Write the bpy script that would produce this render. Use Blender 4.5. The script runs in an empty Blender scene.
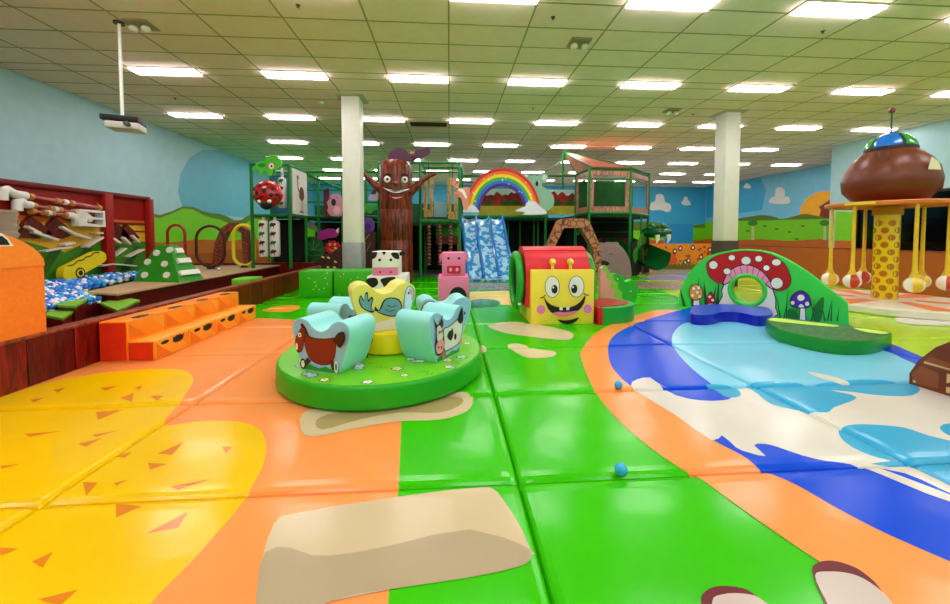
LAMP = 25.0; EXPO = -0.06
import bpy, bmesh, math, random
from mathutils import Vector, Matrix
from mathutils.geometry import tessellate_polygon
random.seed(7)
PI = math.pi
scn = bpy.context.scene
COL = scn.collection

# ------------------------------------------------------------------ camera
F = 372.0; YAW = math.radians(3.95); PIT = math.radians(2.2); CAMH = 1.35
HOR = 235.0; PY = HOR + F*math.tan(PIT)
fw = Vector((math.sin(YAW)*math.cos(PIT), math.cos(YAW)*math.cos(PIT), -math.sin(PIT)))
rt = Vector((math.cos(YAW), -math.sin(YAW), 0)); up = rt.cross(fw)
EYE = Vector((0, 0, CAMH))
cd = bpy.data.cameras.new('camera'); cam = bpy.data.objects.new('camera', cd); COL.objects.link(cam)
cd.sensor_width = 36; cd.lens = F*36/950; cd.shift_y = -(302-PY)/950; cd.clip_start = .05; cd.clip_end = 100
m3 = Matrix((rt, up, -fw)).transposed(); cam.matrix_world = Matrix.Translation(EYE) @ m3.to_4x4()
scn.camera = cam

def ray(px, py): return fw + rt*((px-475)/F) + up*((PY-py)/F)
def fl(px, py, z=0.0):
    d = ray(px, py); t = (z-CAMH)/d.z; return EYE + d*t
def atY(px, py, Y):
    d = ray(px, py); return EYE + d*(Y/d.y)
def atX(px, py, X):
    d = ray(px, py); return EYE + d*(X/d.x)

# ------------------------------------------------------------------ materials
def lin(c):
    c = c/255.0
    return c/12.92 if c <= .04045 else ((c+.055)/1.055)**2.4
MC = {}
def mat(rgb, rough=.45, var=.06, scale=6.0, bump=.0, bscale=8.0, metal=0.0, coat=0.0, emit=0.0, kind='plain', rgb2=None, trans=0.0, spec=.4):
    key = (rgb, rough, var, scale, bump, bscale, metal, coat, emit, kind, rgb2, trans, spec)
    if key in MC: return MC[key]
    m = bpy.data.materials.new('%s_%d_%d_%d' % ((kind,)+tuple(int(v) for v in rgb))); m.use_nodes = True
    nt = m.node_tree; N = nt.nodes; L = nt.links
    b = N['Principled BSDF']; c1 = [lin(v) for v in rgb]
    b.inputs['Roughness'].default_value = rough; b.inputs['Metallic'].default_value = metal
    b.inputs['Specular IOR Level'].default_value = spec
    b.inputs['Coat Weight'].default_value = coat; b.inputs['Coat Roughness'].default_value = .12
    b.inputs['Transmission Weight'].default_value = trans
    if emit:
        b.inputs['Emission Color'].default_value = (*c1, 1); b.inputs['Emission Strength'].default_value = emit
        b.inputs['Base Color'].default_value = (*c1, 1); MC[key] = m; return m
    tc = N.new('ShaderNodeTexCoord'); mp = N.new('ShaderNodeMapping'); L.new(tc.outputs['Object'], mp.inputs['Vector'])
    nz = N.new('ShaderNodeTexNoise'); L.new(mp.outputs[0], nz.inputs['Vector']); nz.inputs['Scale'].default_value = scale; nz.inputs['Detail'].default_value = 3
    cr = N.new('ShaderNodeValToRGB'); L.new(nz.outputs['Fac'], cr.inputs['Fac'])
    e = cr.color_ramp.elements
    c2 = [lin(v) for v in rgb2] if rgb2 else None
    if kind in ('wood', 'grain'):
        mp.inputs['Scale'].default_value = (6, 6, .7) if kind == 'wood' else (1, 8, 8)
        nz.inputs['Detail'].default_value = 5; nz.inputs['Distortion'].default_value = 1.2
        e[0].position = .38; e[1].position = .62
        e[0].color = (*(c2 or [v*.35 for v in c1]), 1); e[1].color = (*c1, 1)
    elif kind == 'stone':
        vo = N.new('ShaderNodeTexVoronoi'); vo.feature = 'DISTANCE_TO_EDGE'; vo.inputs['Scale'].default_value = scale
        L.new(mp.outputs[0], vo.inputs['Vector']); L.new(vo.outputs['Distance'], cr.inputs['Fac'])
        e[0].position = .02; e[1].position = .09; e[0].color = (*c2, 1); e[1].color = (*c1, 1)
    elif kind == 'blotch':
        e[0].position = .47; e[1].position = .53; e[0].color = (*c2, 1); e[1].color = (*c1, 1)
    else:
        e[0].position = .3; e[1].position = .7
        e[0].color = (*[v*(1-var) for v in c1], 1); e[1].color = (*[min(1, v*(1+var)) for v in c1], 1)
    L.new(cr.outputs['Color'], b.inputs['Base Color'])
    if bump:
        n2 = N.new('ShaderNodeTexNoise'); L.new(tc.outputs['Object'], n2.inputs['Vector']); n2.inputs['Scale'].default_value = bscale; n2.inputs['Detail'].default_value = 2
        bp = N.new('ShaderNodeBump'); bp.inputs['Strength'].default_value = bump; bp.inputs['Distance'].default_value = .02
        L.new(n2.outputs['Fac'], bp.inputs['Height']); L.new(bp.outputs[0], b.inputs['Normal'])
    MC[key] = m; return m
def vinyl(*rgb): return mat(rgb, .32, .04, 3, .12, 9)
def paint(*rgb): return mat(rgb, .5, .04, 4)
def gloss(*rgb): return mat(rgb, .18, .04, 4, coat=.5)
def wood(*rgb): return mat(rgb, .35, kind='wood', scale=4)
def matte(*rgb): return mat(rgb, .85, .05, 3)
BLACK = mat((14, 12, 14), .5); WHITE = mat((240, 238, 232), .45, .02)

# ------------------------------------------------------------------ 2D shapes
def ell(cx, cy, rx, ry=None, n=24, a0=0, a1=None, rot=0):
    ry = rx if ry is None else ry; out = []
    full = a1 is None; a1 = 2*PI if full else a1
    for i in range(n if full else n+1):
        t = a0+(a1-a0)*i/n; x, y = rx*math.cos(t), ry*math.sin(t)
        out.append((cx+x*math.cos(rot)-y*math.sin(rot), cy+x*math.sin(rot)+y*math.cos(rot)))
    return out
def rrect(x0, y0, x1, y1, r, n=5):
    out = []
    for cx, cy, a in ((x1-r, y0+r, -PI/2), (x1-r, y1-r, 0), (x0+r, y1-r, PI/2), (x0+r, y0+r, PI)):
        for i in range(n+1):
            t = a+PI/2*i/n; out.append((cx+r*math.cos(t), cy+r*math.sin(t)))
    return out
def smooth(pts, k=4, closed=True):
    n = len(pts); out = []
    rng = range(n) if closed else range(n-1)
    for i in rng:
        p0, p1, p2, p3 = [pts[j % n] if closed else pts[max(0, min(n-1, j))] for j in (i-1, i, i+1, i+2)]
        for s in range(k):
            t = s/k
            out.append(tuple(.5*((2*p1[q])+(-p0[q]+p2[q])*t+(2*p0[q]-5*p1[q]+4*p2[q]-p3[q])*t*t+(-p0[q]+3*p1[q]-3*p2[q]+p3[q])*t**3) for q in range(len(p1))))
    if not closed: out.append(tuple(pts[-1]))
    return out
def band(pts, w):
    """a ribbon of width w along an open 2D path"""
    L, R = [], []
    for i, p in enumerate(pts):
        a = pts[max(0, i-1)]; b = pts[min(len(pts)-1, i+1)]
        dx, dy = b[0]-a[0], b[1]-a[1]; l = math.hypot(dx, dy) or 1
        L.append((p[0]-dy/l*w/2, p[1]+dx/l*w/2)); R.append((p[0]+dy/l*w/2, p[1]-dx/l*w/2))
    return L + R[::-1]

class Fr:
    """a plane in the place: origin, horizontal axis u, second axis v, normal n"""
    def __init__(s, o, u, v, n=None):
        s.o = Vector(o); s.u = Vector(u).normalized(); s.v = Vector(v).normalized()
        s.n = Vector(n).normalized() if n else s.u.cross(s.v)
    def p(s, a, b, c=0): return s.o + s.u*a + s.v*b + s.n*c
    def px(s, x, y):
        d = ray(x, y); t = (s.o-EYE).dot(s.n)/d.dot(s.n); q = EYE+d*t-s.o
        return (q.dot(s.u), q.dot(s.v))
    def pp(s, pts): return [s.px(x, y) for x, y in pts]
def vY(Y): return Fr((0, Y, 0), (1, 0, 0), (0, 0, 1))           # faces -Y
def vX(X, sgn=1): return Fr((X, 0, 0), (0, sgn, 0), (0, 0, 1))   # sgn=1 faces +X
def vline(a, b):
    a = Vector((a[0], a[1], 0)); b = Vector((b[0], b[1], 0)); return Fr(a, b-a, (0, 0, 1))
FLOOR = Fr((0, 0, 0), (1, 0, 0), (0, 1, 0))

# ------------------------------------------------------------------ mesh builder
WM = {}
class MB:
    def __init__(s): s.bm = bmesh.new(); s.mats = []
    def mi(s, m):
        if m not in s.mats: s.mats.append(m)
        return s.mats.index(m)
    def face(s, pts, m, vs=None):
        vs = [s.bm.verts.new(p) for p in pts]
        f = s.bm.faces.new(vs); f.material_index = s.mi(m); return f
    def flat(s, fr, pts, m, d=.004):
        tri = tessellate_polygon([[Vector((a, b, 0)) for a, b in pts]])
        vs = [s.bm.verts.new(fr.p(a, b, d)) for a, b in pts]; k = s.mi(m)
        for t in tri:
            v3 = [vs[i] for i in t]
            if (v3[1].co-v3[0].co).cross(v3[2].co-v3[0].co).dot(fr.n) < 0: v3.reverse()
            try: s.bm.faces.new(v3).material_index = k
            except ValueError: pass
    def ext(s, fr, outer, d0, d1, m, ms=None, holes=()):
        """extrude an outline (with holes) from depth d0 to d1 along the frame's normal"""
        loops = [outer]+list(holes); k = s.mi(m); ks = s.mi(ms or m)
        tri = tessellate_polygon([[Vector((a, b, 0)) for a, b in l] for l in loops])
        flat = [q for l in loops for q in l]
        A = [s.bm.verts.new(fr.p(a, b, d0)) for a, b in flat]; B = [s.bm.verts.new(fr.p(a, b, d1)) for a, b in flat]
        fs = []
        for t in tri:
            for V in (A, B):
                try: f = s.bm.faces.new([V[i] for i in t]); f.material_index = k; fs.append(f)
                except ValueError: pass
        o = 0
        for l in loops:
            n = len(l)
            for i in range(n):
                j = (i+1) % n
                try: f = s.bm.faces.new((A[o+i], A[o+j], B[o+j], B[o+i])); f.material_index = ks; fs.append(f)
                except ValueError: pass
            o += n
        bmesh.ops.recalc_face_normals(s.bm, faces=fs)
    def box(s, c, sz, m, bev=0, rz=0, seg=2, rx=0, ry=0):
        r = bmesh.ops.create_cube(s.bm, size=1); vs = r['verts']
        M = Matrix.Translation(c) @ Matrix.Rotation(rz, 4, 'Z') @ Matrix.Rotation(ry, 4, 'Y') @ Matrix.Rotation(rx, 4, 'X') @ Matrix.Diagonal((*sz, 1))
        bmesh.ops.transform(s.bm, matrix=M, verts=vs)
        es = list({e for v in vs for e in v.link_edges}); fs = set(f for v in vs for f in v.link_faces); k = s.mi(m)
        for f in fs: f.material_index = k
        if bev:
            r = bmesh.ops.bevel(s.bm, geom=es, offset=bev, segments=seg, profile=.5, affect='EDGES', clamp_overlap=True)
            fs = set(f for f in fs if f.is_valid) | set(r['faces'])
        for f in fs:
            if f.is_valid: f.material_index = k
    def bx(s, x0, x1, y0, y1, z0, z1, m, bev=0, seg=2):
        s.box(((x0+x1)/2, (y0+y1)/2, (z0+z1)/2), (abs(x1-x0), abs(y1-y0), abs(z1-z0)), m, bev, 0, seg)
    def tube(s, pts, r, m, n=8, closed=False, cap=True):
        pts = [Vector(p) for p in pts]; k = s.mi(m); rings = []; N = len(pts); pn = None
        for i, p in enumerate(pts):
            a = pts[i-1] if (i or closed) else pts[0]; b = pts[(i+1) % N] if (i < N-1 or closed) else pts[-1]
            t = (b-a).normalized()
            if pn is None: pn = t.orthogonal().normalized()
            pn = (pn - t*pn.dot(t)).normalized(); q = t.cross(pn); rr = r[i] if isinstance(r, (list, tuple)) else r
            rings.append([s.bm.verts.new(p+(pn*math.cos(2*PI*j/n)+q*math.sin(2*PI*j/n))*rr) for j in range(n)])
        for i in range(N if closed else N-1):
            A, B = rings[i], rings[(i+1) % N]
            for j in range(n):
                f = s.bm.faces.new((A[j], A[(j+1) % n], B[(j+1) % n], B[j])); f.material_index = k
        if not closed and cap:
            f = s.bm.faces.new(rings[0][::-1]); f.material_index = k; f = s.bm.faces.new(rings[-1]); f.material_index = k
    def lathe(s, prof, c, m, n=32, axis='Z', mats=None):
        """prof: list of (radius, height)"""
        c = Vector(c); k = s.mi(m); rings = []
        def P(r, h, t):
            x, y = r*math.cos(t), r*math.sin(t)
            v = Vector((x, y, h)) if axis == 'Z' else (Vector((h, x, y)) if axis == 'X' else Vector((x, h, y)))
            return c+v
        for r, h in prof:
            rings.append([s.bm.verts.new(P(max(r, 1e-4), h, 2*PI*j/n)) for j in range(n)])
        for i in range(len(rings)-1):
            kk = s.mi(mats[i]) if mats else k
            for j in range(n):
                f = s.bm.faces.new((rings[i][j], rings[i][(j+1) % n], rings[i+1][(j+1) % n], rings[i+1][j])); f.material_index = kk
        f = s.bm.faces.new(rings[0]); f.material_index = k; f = s.bm.faces.new(rings[-1]); f.material_index = k
        if axis != 'Z' : pass
    def ball(s, c, r, m, n=16, M=None, seg=None):
        r3 = r if isinstance(r, (tuple, list)) else (r, r, r)
        X = Matrix.Translation(c) @ (M or Matrix()) @ Matrix.Diagonal((*r3, 1))
        if n <= 8:
            C3 = Vector(c); r1 = r3[0]; k = s.mi(m); rg = []; h = max(2, n//2)
            for i in range(1, h): rg.append([s.bm.verts.new(C3+Vector((r1*math.sin(PI*i/h)*math.cos(2*PI*j/n), r1*math.sin(PI*i/h)*math.sin(2*PI*j/n), r1*math.cos(PI*i/h)))) for j in range(n)])
            for A, B in zip(rg, rg[1:]):
                for j in range(n): s.bm.faces.new((A[j], B[j], B[(j+1) % n], A[(j+1) % n])).material_index = k
            s.bm.faces.new(rg[0]).material_index = k; s.bm.faces.new(rg[-1][::-1]).material_index = k; return
        q = bmesh.ops.create_uvsphere(s.bm, u_segments=n, v_segments=max(6, n//2), radius=1, matrix=X); k = s.mi(m)
        for f in {f for v in q['verts'] for f in v.link_faces}: f.material_index = k
    def build(s, name, parent=None, ang=38):
        me = bpy.data.meshes.new(name)
        if parent is not None and parent in WM:
            bmesh.ops.transform(s.bm, matrix=WM[parent].inverted(), verts=s.bm.verts)
        for f in s.bm.faces: f.smooth = True
        lim = math.radians(ang)
        for e in s.bm.edges:
            if len(e.link_faces) != 2 or e.calc_face_angle(0) > lim: e.smooth = False
        s.bm.to_mesh(me); s.bm.free()
        for m in s.mats: me.materials.append(m)
        o = bpy.data.objects.new(name, me); COL.objects.link(o)
        if parent is not None:
            o.parent = parent
            if parent in WM: WM[o] = WM[parent]
        return o
def tag(o, label, cat, group=None, kind=None):
    o['label'] = label
    if cat: o['category'] = cat
    if group: o['group'] = group
    if kind: o['kind'] = kind
    return o
def thing(name, label, cat, loc=(0, 0, 0), rz=0, group=None):
    o = bpy.data.objects.new(name, None); COL.objects.link(o); o.empty_display_size = .1
    o.location = loc; o.rotation_euler = (0, 0, rz)
    WM[o] = Matrix.Translation(loc) @ Matrix.Rotation(rz, 4, 'Z')
    return tag(o, label, cat, group)
def structure(o, label=None):
    o['kind'] = 'structure'
    if label: o['label'] = label
    return o
def copy_tree(o, parent=None):
    c = o.copy(); COL.objects.link(c); c.parent = parent
    for ch in [q for q in bpy.data.objects if q.parent is o]: copy_tree(ch, c)
    return c
def cutout(name, label, cat, fr, outline, th, m, decals=(), group=None, parent=None, off=0, ms=None, base=None):
    """a thick painted board cut to an outline given on plane fr (photo pixels), with painted shapes on its face"""
    o2 = fr.pp(outline)
    if parent is None:
        c = fr.p(sum(a for a, b in o2)/len(o2), min(b for a, b in o2), off)
        root = thing(name, label, cat, c, 0, group)
    else: root = parent
    b = MB(); b.ext(fr, o2, off, off+th, m, ms)
    for i, (dm, pts) in enumerate(decals): b.flat(fr, fr.pp(pts), dm, off+th+.003*(i+1))
    b.build('board' if parent is None else name, root)
    return root
ORD = ['first', 'second', 'third', 'fourth', 'fifth', 'sixth', 'seventh', 'eighth', 'ninth', 'tenth', 'eleventh', 'twelfth']
# ------------------------------------------------------------------ room shell
XL, XR, XF, YB, YN, H = -8.5, 13.8, 17.2, 24.0, -4.6, 4.55
SKYL = paint(168, 205, 214); SKYD = paint(60, 165, 205); HILL = paint(92, 120, 25); GRN = paint(120, 200, 20); GRNB = paint(95, 175, 20)
SOIL = paint(190, 95, 25); SOIL2 = paint(165, 75, 20); CLOUD = paint(228, 225, 215)
# left wall, mural painted on it
b = MB(); fr = vX(XL); b.bx(XL-.2, XL, YN, YB, 0, H, SKYL)
def strip(fr, s0, s1, f0, f1, n=60):
    a = [(s0+(s1-s0)*i/n, f0(s0+(s1-s0)*i/n)) for i in range(n+1)]
    c = [(s0+(s1-s0)*i/n, f1(s0+(s1-s0)*i/n)) for i in range(n+1)]
    return a+c[::-1]
hill = lambda y: 2.12+.14*math.sin(y*1.5+.6)+.08*math.sin(y*3.1)
b.flat(fr, strip(fr, YN, YB, lambda y: 0, lambda y: 1.18+.04*math.sin(y*2)), SOIL, .002)
b.flat(fr, strip(fr, YN, YB, lambda y: .0, lambda y: .75+.04*math.sin(y*1.3)), SOIL2, .003)
b.flat(fr, strip(fr, YN, YB, lambda y: 1.16+.04*math.sin(y*2), lambda y: hill(y)-.16-.1*math.sin(y*.9)), GRN, .003)
b.flat(fr, strip(fr, YN, YB, lambda y: hill(y)-.17-.1*math.sin(y*.9), hill), HILL, .004)
b.flat(fr, ell(16.9, 3.6, 4.3, 2.6, 40), SKYD, .001) if False else None
b.flat(fr, [(12.6, 2.1), (12.35, 2.7), (12.5, 3.3), (12.95, 3.9), (13.6, 4.3), (14.6, 4.5), (YB, 4.5), (YB, 2.0)], paint(105, 178, 205), .0015)
structure(b.build('wall_left'), 'pale blue wall painted with green hills and brown soil')
# back wall (far)
b = MB(); fr = vY(YB); b.bx(XL-.2, XF+.2, YB, YB+.2, 0, H, SKYD)
b.flat(fr, strip(fr, XL, XF, lambda x: 0, lambda x: 2.1+.15*math.sin(x*1.1)), HILL, .003)
b.flat(fr, strip(fr, XL, XF, lambda x: 0, lambda x: 1.75+.1*math.sin(x*.8+1)), GRN, .006)
b.flat(fr, strip(fr, XL, XF, lambda x: 0, lambda x: 1.0), SOIL, .009)
b.flat(fr, fr.pp([(664, 224), (693, 224), (693, 244), (664, 244)]), paint(40, 150, 205), .012)
for pts in ([(650, 210), (651, 203), (655, 201), (656, 195), (661, 194), (664, 197), (665, 202), (670, 204), (671, 209), (668, 212), (660, 210)],
            [(681, 203), (683, 200), (684, 197), (687, 197), (688, 200), (690, 202), (690, 205), (684, 205)]):
    b.flat(fr, fr.pp(smooth(pts, 3)), CLOUD, .012)
b.flat(fr, fr.pp(smooth([(708, 232), (706, 226), (712, 223), (719, 225), (722, 230), (717, 234), (712, 234)])), paint(30, 90, 40), .013)
b.flat(fr, fr.pp([(713, 233), (716, 233), (717, 242), (712, 242)]), paint(90, 60, 30), .014)
structure(b.build('wall_back'), 'far blue wall with painted clouds and hills')
# far right wall
b = MB(); fr = vX(XF, -1); b.bx(XF, XF+.2, 12.5, YB, 0, H, paint(120, 190, 215))
b.flat(fr, fr.pp([(706, 184), (722, 182), (760, 176), (766, 190), (762, 210), (706, 218)]), SKYD, .002)
b.flat(fr, fr.pp(ell(826, 218, 27, 27, 40, PI*.95, PI*2.05)), paint(250, 175, 30), .004)
b.flat(fr, fr.pp([(819, 218), (822, 206), (840, 196), (860, 192), (860, 222), (820, 222)]), paint(140, 30, 22), .006)
b.flat(fr, fr.pp([(819, 207), (840, 193), (860, 188), (860, 193), (840, 198), (821, 210)]), paint(110, 60, 40), .007)
b.flat(fr, fr.pp(smooth([(720, 222), (735, 219), (748, 217), (762, 215), (775, 217), (782, 219), (795, 216), (805, 214), (818, 216), (830, 218), (860, 216)], 3, False)+[(860, 262), (720, 255)]), HILL, .008)
b.flat(fr, fr.pp([(700, 222), (740, 221), (780, 220), (820, 219), (880, 219), (880, 270), (700, 262)]), GRN, .010)
b.flat(fr, fr.pp([(690, 238), (740, 240), (760, 239), (790, 241), (820, 239), (880, 243), (880, 275), (690, 265)]), SOIL, .012)
for pts in ([(770, 203), (771, 198), (775, 196), (776, 189), (781, 187), (785, 191), (785, 196), (789, 197), (790, 202), (786, 204)],
            [(744, 188), (745, 185), (747, 183), (750, 185), (751, 188)]):
    b.flat(fr, fr.pp(smooth(pts, 3)), CLOUD, .012)
for x in (753, 825):
    b.flat(fr, fr.pp([(x-1, 224), (x+1, 224), (x+1.5, 240), (x-1.5, 240)]), paint(190, 200, 130), .013)
    b.flat(fr, fr.pp(ell(x, 223, 5, 3)), paint(60, 130, 30), .014)
for x, y in ((748, 231), (765, 226), (777, 229), (797, 239), (803, 226), (790, 232)):
    b.flat(fr, fr.pp(ell(x, y, 2, .8)), paint(50, 100, 20), .014)
structure(b.build('wall_right_far'), 'right wall mural with sun, barn and hills')
# nearer right wall with the dark glazed opening
b = MB(); fr = vX(XR, -1); LB = paint(165, 205, 215)
b.bx(XR, XR+.2, 11.8, 12.45, 0, H, LB); b.bx(XR, XR+.2, 5.2, 11.8, 2.65, H, LB); b.bx(XR, XR+.2, YN, 5.2, 0, H, LB)
b.bx(XR, XF+.2, 12.45, 12.65, 0, H, LB)
b.flat(fr, [(-12.44, 0), (-11.81, 0), (-11.81, 2.15), (-12.44, 2.2)], GRN, .003)
b.flat(fr, [(-12.44, 0), (-11.81, 0), (-11.81, 1.15), (-12.44, 1.15)], SOIL, .006)
structure(b.build('wall_right'), 'pale blue wall on the right beside a dark glazed opening')
b = MB()
b.bx(XR+.08, XR+.12, 5.2, 11.8, 0, 2.65, mat((6, 7, 9), .08, .02))
w = b.build('window_1'); structure(w, 'dark glazing behind the ball carousel')
b = MB()
for y in (5.22, 7.1, 9.0, 10.9, 11.78): b.bx(XR, XR+.1, y-.03, y+.03, 0, 2.65, mat((25, 25, 28), .4))
for z in (.05, 2.62): b.bx(XR, XR+.1, 5.2, 11.8, z-.04, z+.04, mat((25, 25, 28), .4))
b.build('window_frame', w)
b = MB(); b.bx(XL-.2, XR+.2, YN-.2, YN, 0, H, paint(200, 205, 200)); structure(b.build('wall_front'))
# ceiling with its suspension grid
b = MB(); TILE = mat((254, 224, 212), .9, .03, 5); BAR = mat((165, 150, 105), .6)
b.bx(XL-.2, XF+.2, YN-.2, YB+.2, H, H+.15, TILE)
gx = [i*1.22 for i in range(-7, 15)]
for x in gx: b.bx(x-.013, x+.013, YN, YB, H-.006, H+.01, BAR)
y0 = 7.61; rows = [y0+2.745*k for k in range(-4, 7)]
for r in rows:
    for q in (0, .305, .915, 1.525, 2.135):
        y = r+q
        if YN < y < YB: b.bx(XL, XF, y-.012, y+.012, H-.005, H+.01, BAR)
structure(b.build('ceiling'), 'suspended ceiling of pale rectangular tiles')
# troffers
DIFF = mat((255, 243, 247), emit=LAMP); LFR = mat((235, 235, 230), .5)
proto = None
vis = [(k, r) for k, r in enumerate(rows) if r < YB-.5]
for k, r in vis:
    par = (k-4) % 2           # 0: tile column left of x=0 (row at 7.61)
    xs = []
    for i in range(-8, 15):
        xc = i*1.22+.61
        if (i % 2 == 1) == (par == 0) and xc > XL+.9 and xc < ((XR if r < 13.5 else XF)-.9): xs.append(xc)
    if r < 0 : rn = 'behind the viewer'
    for j, xc in enumerate(xs):
        nm = ('%s from left wall, %s row of lights' % (ORD[j], ORD[k-2] if k > 2 else 'near')) if k >= 2 else 'behind the viewer, %s from the left wall, row %s' % (ORD[j], ORD[k])
        lab = 'recessed ceiling light, ' + nm
        if proto is None:
            proto = thing('ceiling_light', lab, 'ceiling light', (0, 0, H), 0, 'recessed ceiling lights')
            q = MB(); fr = Fr((0, 0, H), (1, 0, 0), (0, 1, 0))
            q.ext(fr, [(-.6, -.145), (.6, -.145), (.6, .145), (-.6, .145)], -.02, -.002, LFR, holes=[[(-.592, -.137), (.592, -.137), (.592, .137), (-.592, .137)]]); q.build('frame', proto)
            q = MB(); q.bx(-.591, .591, -.136, .136, H-.045, H-.007, DIFF, .008, 1); q.build('diffuser', proto)  # lens dropped below the tiles so its glowing sides brighten the ceiling
            o = proto; ch = [c for c in bpy.data.objects if c.parent is proto]
        else:
            o = proto.copy(); COL.objects.link(o)
            for c in ch: d = c.copy(); COL.objects.link(d); d.parent = o
        o.location = (xc, r+.1525, H); o['label'] = lab
# columns
def column(n, px, ytop, lab, zs, sleeve):
    c = fl(px, ytop, H); x, y = c.x, c.y+.2
    b = MB(); b.box((x, y, (H+zs)/2), (.4, .4, H-zs), mat((225, 224, 215), .5, .02), .01)
    b.box((x, y, H-.012), (.62, .62, .02), mat((190, 183, 150), .8))
    b.box((x, y, zs/2), (.44, .44, zs), sleeve, .015)
    structure(b.build('column_%d' % n), lab)
    return x, y
c1 = column(1, 350, 95, 'white square column behind the green blocks', 1.18, mat((150, 155, 160), .3, metal=.2))
c2 = column(2, 734, 111, 'white square column behind the mushroom arch', 1.2, mat((70, 60, 45), .6))

# ------------------------------------------------------------------ play floor: padded mats, art clipped to the quilting
XS = [-6.9, -4.5, -2.06, .38, 2.72, 5.1, 7.5, 9.9, 12.3]; YS = [-4.0+.02, -2.8, -1.57, -.34, .80, fl(600, 477.5).y, fl(600, 391).y, fl(560, 346.5).y, 5.6, 7.0, 8.2, 9.4, 10.6, 11.8, 13.0]
prof = [(-.09, 0), (-.045, -.002), (-.022, -.008), (-.009, -.02), (-.003, -.035), (0, -.048), (.003, -.035), (.009, -.02), (.022, -.008), (.045, -.002), (.09, 0)]
def cuts(S, a, z):
    out = [a]
    for s in S: out += [s+o for o, h in prof]
    return sorted(q for q in set(out+[z]) if a <= q <= z)
def hf(S, v):
    for s in S:
        if abs(v-s) < .09:
            for (a, ha), (c, hc) in zip(prof, prof[1:]):
                if a <= v-s <= c: return ha+(hc-ha)*(v-s-a)/(c-a)
    return 0
FX0, FX1, FY0, FY1 = XL, XF, YN, YB
CX = cuts(XS, FX0, FX1); CY = cuts(YS, FY0, FY1)
def clip(poly, ax, v, keep_gt):
    out = []
    for i in range(len(poly)):
        p, q = poly[i], poly[(i+1) % len(poly)]
        ip = (p[ax] >= v) == keep_gt or p[ax] == v; iq = (q[ax] >= v) == keep_gt or q[ax] == v
        if ip: out.append(p)
        if ip != iq:
            t = (v-p[ax])/(q[ax]-p[ax]); out.append((p[0]+(q[0]-p[0])*t, p[1]+(q[1]-p[1])*t))
    return out
import bisect
fb = MB(); layer = [0]
def art(pts, m, world=False, sm=0):
    if not world:
        if sm: pts = smooth(pts, sm)
        pts = [(lambda q: (q.x, q.y))(fl(x, y)) for x, y in pts]
    z0 = layer[0]*.00012; layer[0] += 1; k = fb.mi(m)
    for t in tessellate_polygon([[Vector((x, y, 0)) for x, y in pts]]):
        T = [pts[i] for i in t]
        if (T[1][0]-T[0][0])*(T[2][1]-T[0][1])-(T[1][1]-T[0][1])*(T[2][0]-T[0][0]) < 0: T.reverse()
        x0 = max(FX0, min(p[0] for p in T)); x1 = min(FX1, max(p[0] for p in T)); ya = max(FY0, min(p[1] for p in T)); yb = min(FY1, max(p[1] for p in T))
        if x1 <= x0 or yb <= ya: continue
        for i in range(max(0, bisect.bisect_right(CX, x0)-1), min(len(CX)-1, bisect.bisect_left(CX, x1))):
            P = clip(clip(T, 0, CX[i], True), 0, CX[i+1], False)
            if len(P) < 3: continue
            for j in range(max(0, bisect.bisect_right(CY, ya)-1), min(len(CY)-1, bisect.bisect_left(CY, yb))):
                Q = clip(clip(P, 1, CY[j], True), 1, CY[j+1], False)
                if len(Q) < 3: continue
                ar = abs(sum(Q[a][0]*Q[(a+1) % len(Q)][1]-Q[(a+1) % len(Q)][0]*Q[a][1] for a in range(len(Q))))
                if ar < 1e-8: continue
                vs = [fb.bm.verts.new((x, y, hf(XS, x)+hf(YS, y)+z0)) for x, y in Q]
                fb.bm.faces.new(vs).material_index = k
def fv(*rgb): return mat(rgb, .17, .05, 1.3, .3, 2.6, spec=.22)
G = fv(55, 190, 0); OR = fv(246, 150, 78); YE = fv(238, 194, 0); TRI = fv(222, 130, 30)
art([(FX0, FY0), (FX1, FY0), (FX1, FY1), (FX0, FY1)], G, True)
art([(4.6, 2), (13.7, 2), (13.7, 16), (7.5, 16), (5.0, 8)], fv(165, 205, 30), True)
art([(-2, 12.2), (FX1, 12.2), (FX1, FY1), (-2, FY1)], fv(150, 165, 150), True)
# orange field and its yellow sand
art([(-400, 700), (-100, 398), (0, 395), (100, 356), (258, 318), (300, 320), (340, 345), (401, 400), (401.5, 421), (398.5, 487), (388, 604), (380, 700)], OR)
art([(-400, 640), (-100, 420), (0, 396), (60, 380), (120, 371), (165, 369), (186, 371), (193, 378), (191, 386), (181, 401), (163, 425), (200, 421), (240, 422), (260, 430), (266, 446), (263, 465), (252, 486), (235, 512), (190, 563), (148, 606), (90, 680), (-300, 900)], YE, sm=3)
for T in ([(24, 434), (62, 431), (30, 437)], [(96, 412), (122, 410), (98, 420)], [(92, 435), (120, 430), (96, 437)], [(78, 444), (102, 438), (86, 447)], [(0, 466), (20, 464), (2, 469)],
          [(120, 398), (134, 393), (132, 402)], [(113, 456), (132, 452), (125, 458)], [(148, 463), (168, 464), (150, 470)], [(157, 454), (184, 442), (172, 455)], [(114, 483), (128, 480), (116, 486)],
          [(222, 447), (232, 447), (226, 454)], [(116, 503), (142, 506), (116, 518)], [(170, 487), (212, 479), (178, 490)], [(146, 534), (188, 512), (178, 528)], [(83, 482), (98, 483), (86, 496)],
          [(32, 562), (53, 552), (43, 568)], [(0, 548), (18, 549), (0, 556)], [(38, 600), (78, 590), (60, 606)], [(150, 396), (164, 396), (157, 401)], [(100, 388), (118, 386), (106, 391)],
          [(53, 390), (66, 388), (58, 393)], [(134, 388), (142, 386), (140, 390)], [(30, 400), (44, 398), (34, 403)]):
    art(T, TRI)
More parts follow.
